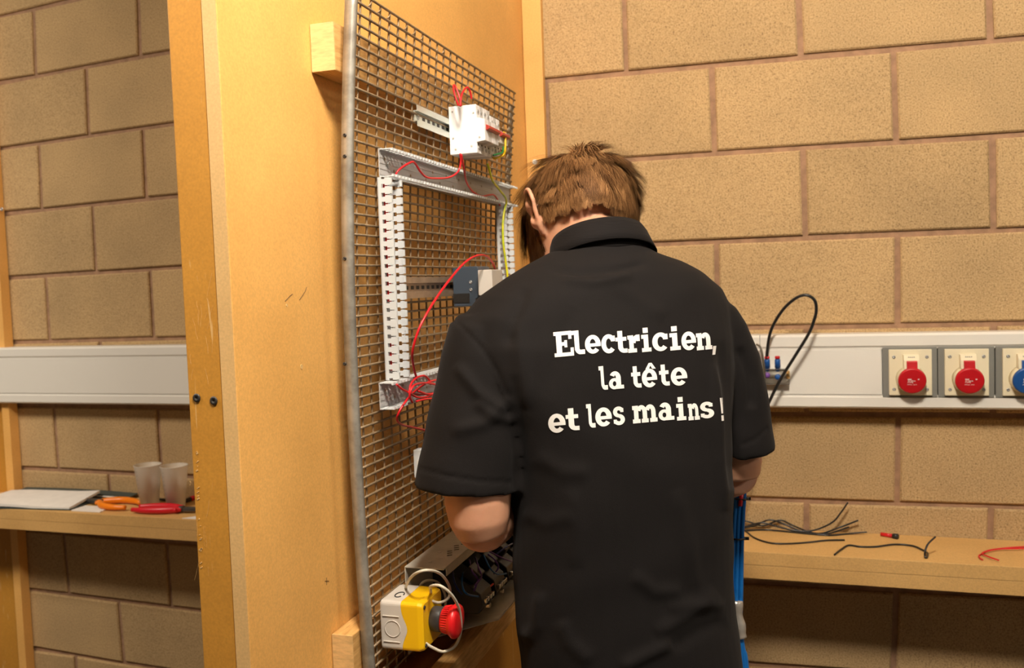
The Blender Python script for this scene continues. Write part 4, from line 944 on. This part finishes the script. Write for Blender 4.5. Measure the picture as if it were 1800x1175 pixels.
tang = path[1]-path[0]; wv = np.cross(tang, nrm@Rm.T); wv /= np.linalg.norm(wv, axis=1)[:, None]+1e-9
V = []; wd0 = rng.uniform(.00035, .00065, N)
for k in range(SEG+1):
    wk = wd0*(1-.85*(k/SEG)**1.5); V.append(path[k]-wv*wk[:, None]); V.append(path[k]+wv*wk[:, None])
V = np.array(V).transpose(1, 0, 2).reshape(-1, 3); K = 2*(SEG+1)
base = (np.arange(N)*K)[:, None, None]; q = np.array([[2*k, 2*k+1, 2*k+3, 2*k+2] for k in range(SEG)])[None]; Fq = (base+q).reshape(-1, 4)
hme = bpy.data.meshes.new('hair'); hme.from_pydata(V.tolist(), [], Fq.tolist())
sh_ = np.clip(.45*rng.uniform(0, 1, NC)[near]+.55*rng.uniform(0, 1, N), 0, 1)
att = hme.attributes.new('shade', 'FLOAT', 'POINT'); att.data.foreach_set('value', np.repeat(sh_, K).astype(np.float32))
hair = link('hair', hme, HAIRM, person, True); tag(hair, 'short tousled light brown hair', None, None, 'stuff')
capv.build('hair_base', SCALP, person, True)

# --- lettering on the back of the shirt (slab serif letters built from patches)
def RC(x0, y0, x1, y1): return ('q', [(x0, y0), (x1, y0), (x1, y1), (x0, y1)])
def QD(*p): return ('q', list(p))
def ARC(cx, cy, rx, ry, sx, sy, a0, a1): return ('a', cx, cy, rx, ry, sx, sy, a0, a1)
G = {
 'E': (1, [RC(.12, 0, .40, 1), RC(0, 0, .40, .15), RC(0, .85, .40, 1), RC(.3, .85, .92, 1), RC(.76, .68, .92, 1), RC(.3, .43, .62, .57), RC(.54, .36, .68, .64), RC(.3, 0, 1.0, .15), RC(.84, 0, 1.0, .33)]),
 'l': (1, [RC(0, .83, .40, 1), RC(.22, .18, .58, 1), ARC(.66, .26, .44, .26, .36, .19, 180, 270), RC(.64, 0, 1, .19)]),
 'e': (.7, [ARC(.5, .35, .5, .36, .31, .155, 0, 318), RC(.2, .26, .97, .385), RC(.70, .26, 1.0, .38)]),
 'c': (.7, [ARC(.52, .35, .52, .36, .33, .16, 38, 318), RC(.68, .43, .97, .64)]),
 't': (1, [RC(.20, .2, .62, 1), RC(0, .54, .95, .715), ARC(.72, .29, .52, .29, .42, .19, 180, 270), RC(.70, 0, 1, .19)]),
 'r': (.7, [RC(.12, 0, .48, .70), RC(0, 0, .72, .16), RC(0, .54, .40, .70), ARC(.80, .34, .50, .37, .34, .20, 90, 170), RC(.72, .45, 1, .71)]),
 'i': (.7, [RC(.23, 0, .73, .70), RC(0, 0, 1, .16), RC(0, .54, .6, .70), RC(.20, .77, .74, .98)]),
 'n': (.7, [RC(.08, 0, .36, .70), RC(0, 0, .46, .16), RC(0, .54, .30, .70), ARC(.58, .42, .33, .29, .28, .17, 0, 160), RC(.63, .1, .91, .44), RC(.55, 0, 1, .16)]),
 'm': (.7, [RC(.06, 0, .24, .70), RC(0, 0, .31, .16), RC(0, .54, .2, .70), ARC(.37, .42, .22, .29, .18, .17, 0, 160), RC(.41, 0, .59, .44), RC(.36, 0, .64, .16), ARC(.72, .42, .22, .29, .18, .17, 0, 160), RC(.76, .1, .94, .44), RC(.70, 0, 1, .16)]),
 'a': (.7, [ARC(.38, .22, .37, .225, .25, .125, 0, 360), RC(.50, .1, .82, .48), ARC(.44, .44, .38, .275, .32, .16, 0, 150), RC(.64, 0, 1, .15), RC(.50, 0, .78, .2)]),
 's': (.7, [ARC(.50, .505, .46, .21, .34, .145, 35, 270), ARC(.50, .210, .49, .212, .36, .145, -145, 90), RC(.64, .49, .91, .64), RC(.05, .07, .32, .22)]),
 ',': (.35, [QD((.25, .20), (1.1, .20), (.65, -.15), (-.1, -.15))]),
 '!': (1, [QD((.20, .32), (.80, .32), (1.0, 1), (.0, 1)), RC(.1, 0, .9, .24)]),
 '^': (.2, [QD((0, 0), (.34, 0), (.62, 1), (.36, 1)), QD((.66, 0), (1, 0), (.64, 1), (.38, 1))]),
}
def patches(g):
    for s in G[g][1]:
        if s[0] == 'q':
            p = [np.array(a, float) for a in s[1]]
            nx = max(2, int(max(np.linalg.norm(p[1]-p[0]), np.linalg.norm(p[2]-p[3]))/.10)); ny = max(2, int(np.linalg.norm(p[3]-p[0])/.10))
            yield [[(p[0]*(1-u)+p[1]*u)*(1-v)+(p[3]*(1-u)+p[2]*u)*v for v in [j/ny for j in range(ny+1)]] for u in [i/nx for i in range(nx+1)]]
        else:
            _, cx, cy, rx, ry, sx, sy, a0, a1 = s; na = max(6, int((a1-a0)/11)); out = []
            for i in range(na+1):
                a = math.radians(a0+(a1-a0)*i/na)
                out.append([np.array([cx+(rx-sx*t)*math.cos(a), cy+(ry-sy*t)*math.sin(a)]) for t in (0, .34, .67, 1)])
            yield out
# glyph, left, right, baseline at the left, cap or x height, in a 1800 px wide crop of the print
LINES = [('first line of print', [('E', 130, 305, 352, 226), ('l', 290, 405, 331, 216), ('e', 408, 550, 323, 235), ('c', 556, 685, 320, 240), ('t', 686, 790, 318, 200), ('r', 795, 905, 313, 222), ('i', 920, 1005, 306, 222), ('c', 1016, 1162, 301, 235), ('i', 1175, 1270, 292, 222), ('e', 1280, 1412, 292, 235), ('n', 1415, 1555, 290, 218), (',', 1556, 1590, 296, 224)]),
         ('second line of print', [('l', 538, 612, 650, 215), ('a', 622, 757, 645, 225), ('t', 828, 915, 632, 195), ('e', 922, 1060, 628, 235), ('^', 948, 1042, 462, 55), ('t', 1080, 1170, 614, 192), ('e', 1184, 1332, 613, 230)]),
         ('third line of print', [('e', 76, 232, 1040, 240), ('t', 236, 355, 1020, 202), ('l', 425, 500, 993, 215), ('e', 502, 650, 982, 238), ('s', 660, 768, 970, 235), ('m', 838, 1060, 952, 225), ('a', 1070, 1212, 928, 225), ('i', 1236, 1320, 926, 215), ('n', 1340, 1442, 924, 212), ('s', 1446, 1575, 910, 210), ('!', 1636, 1662, 928, 208)])]
rot = math.radians(5.2)
for lab, glyphs in LINES:
    mb = MB()
    for g, x0, x1, by, h in glyphs:
        wd = x1-x0
        for P in patches(g):
            Q = []
            for row in P:
                rr_ = []
                for u, v in row:
                    dx, dy = u*wd, v*h; cx = x0+dx-dy*math.tan(rot)*.75; cyy = by-dy-dx*math.tan(rot)
                    px, py = 950+cx/5.143, 560+cyy/5.143
                    r = ray(px, py); r /= np.linalg.norm(r)
                    hit = bvh.ray_cast(Vector(CAM), Vector(r))
                    loc = np.array(hit[0]) if hit[0] is not None else CAM+r*1.2
                    rr_.append(loc-r*.0011)
                Q.append(rr_)
            mb.grid(Q)
    tag(mb.build('lettering', PRINT, shirt), 'white slab letters, '+lab)
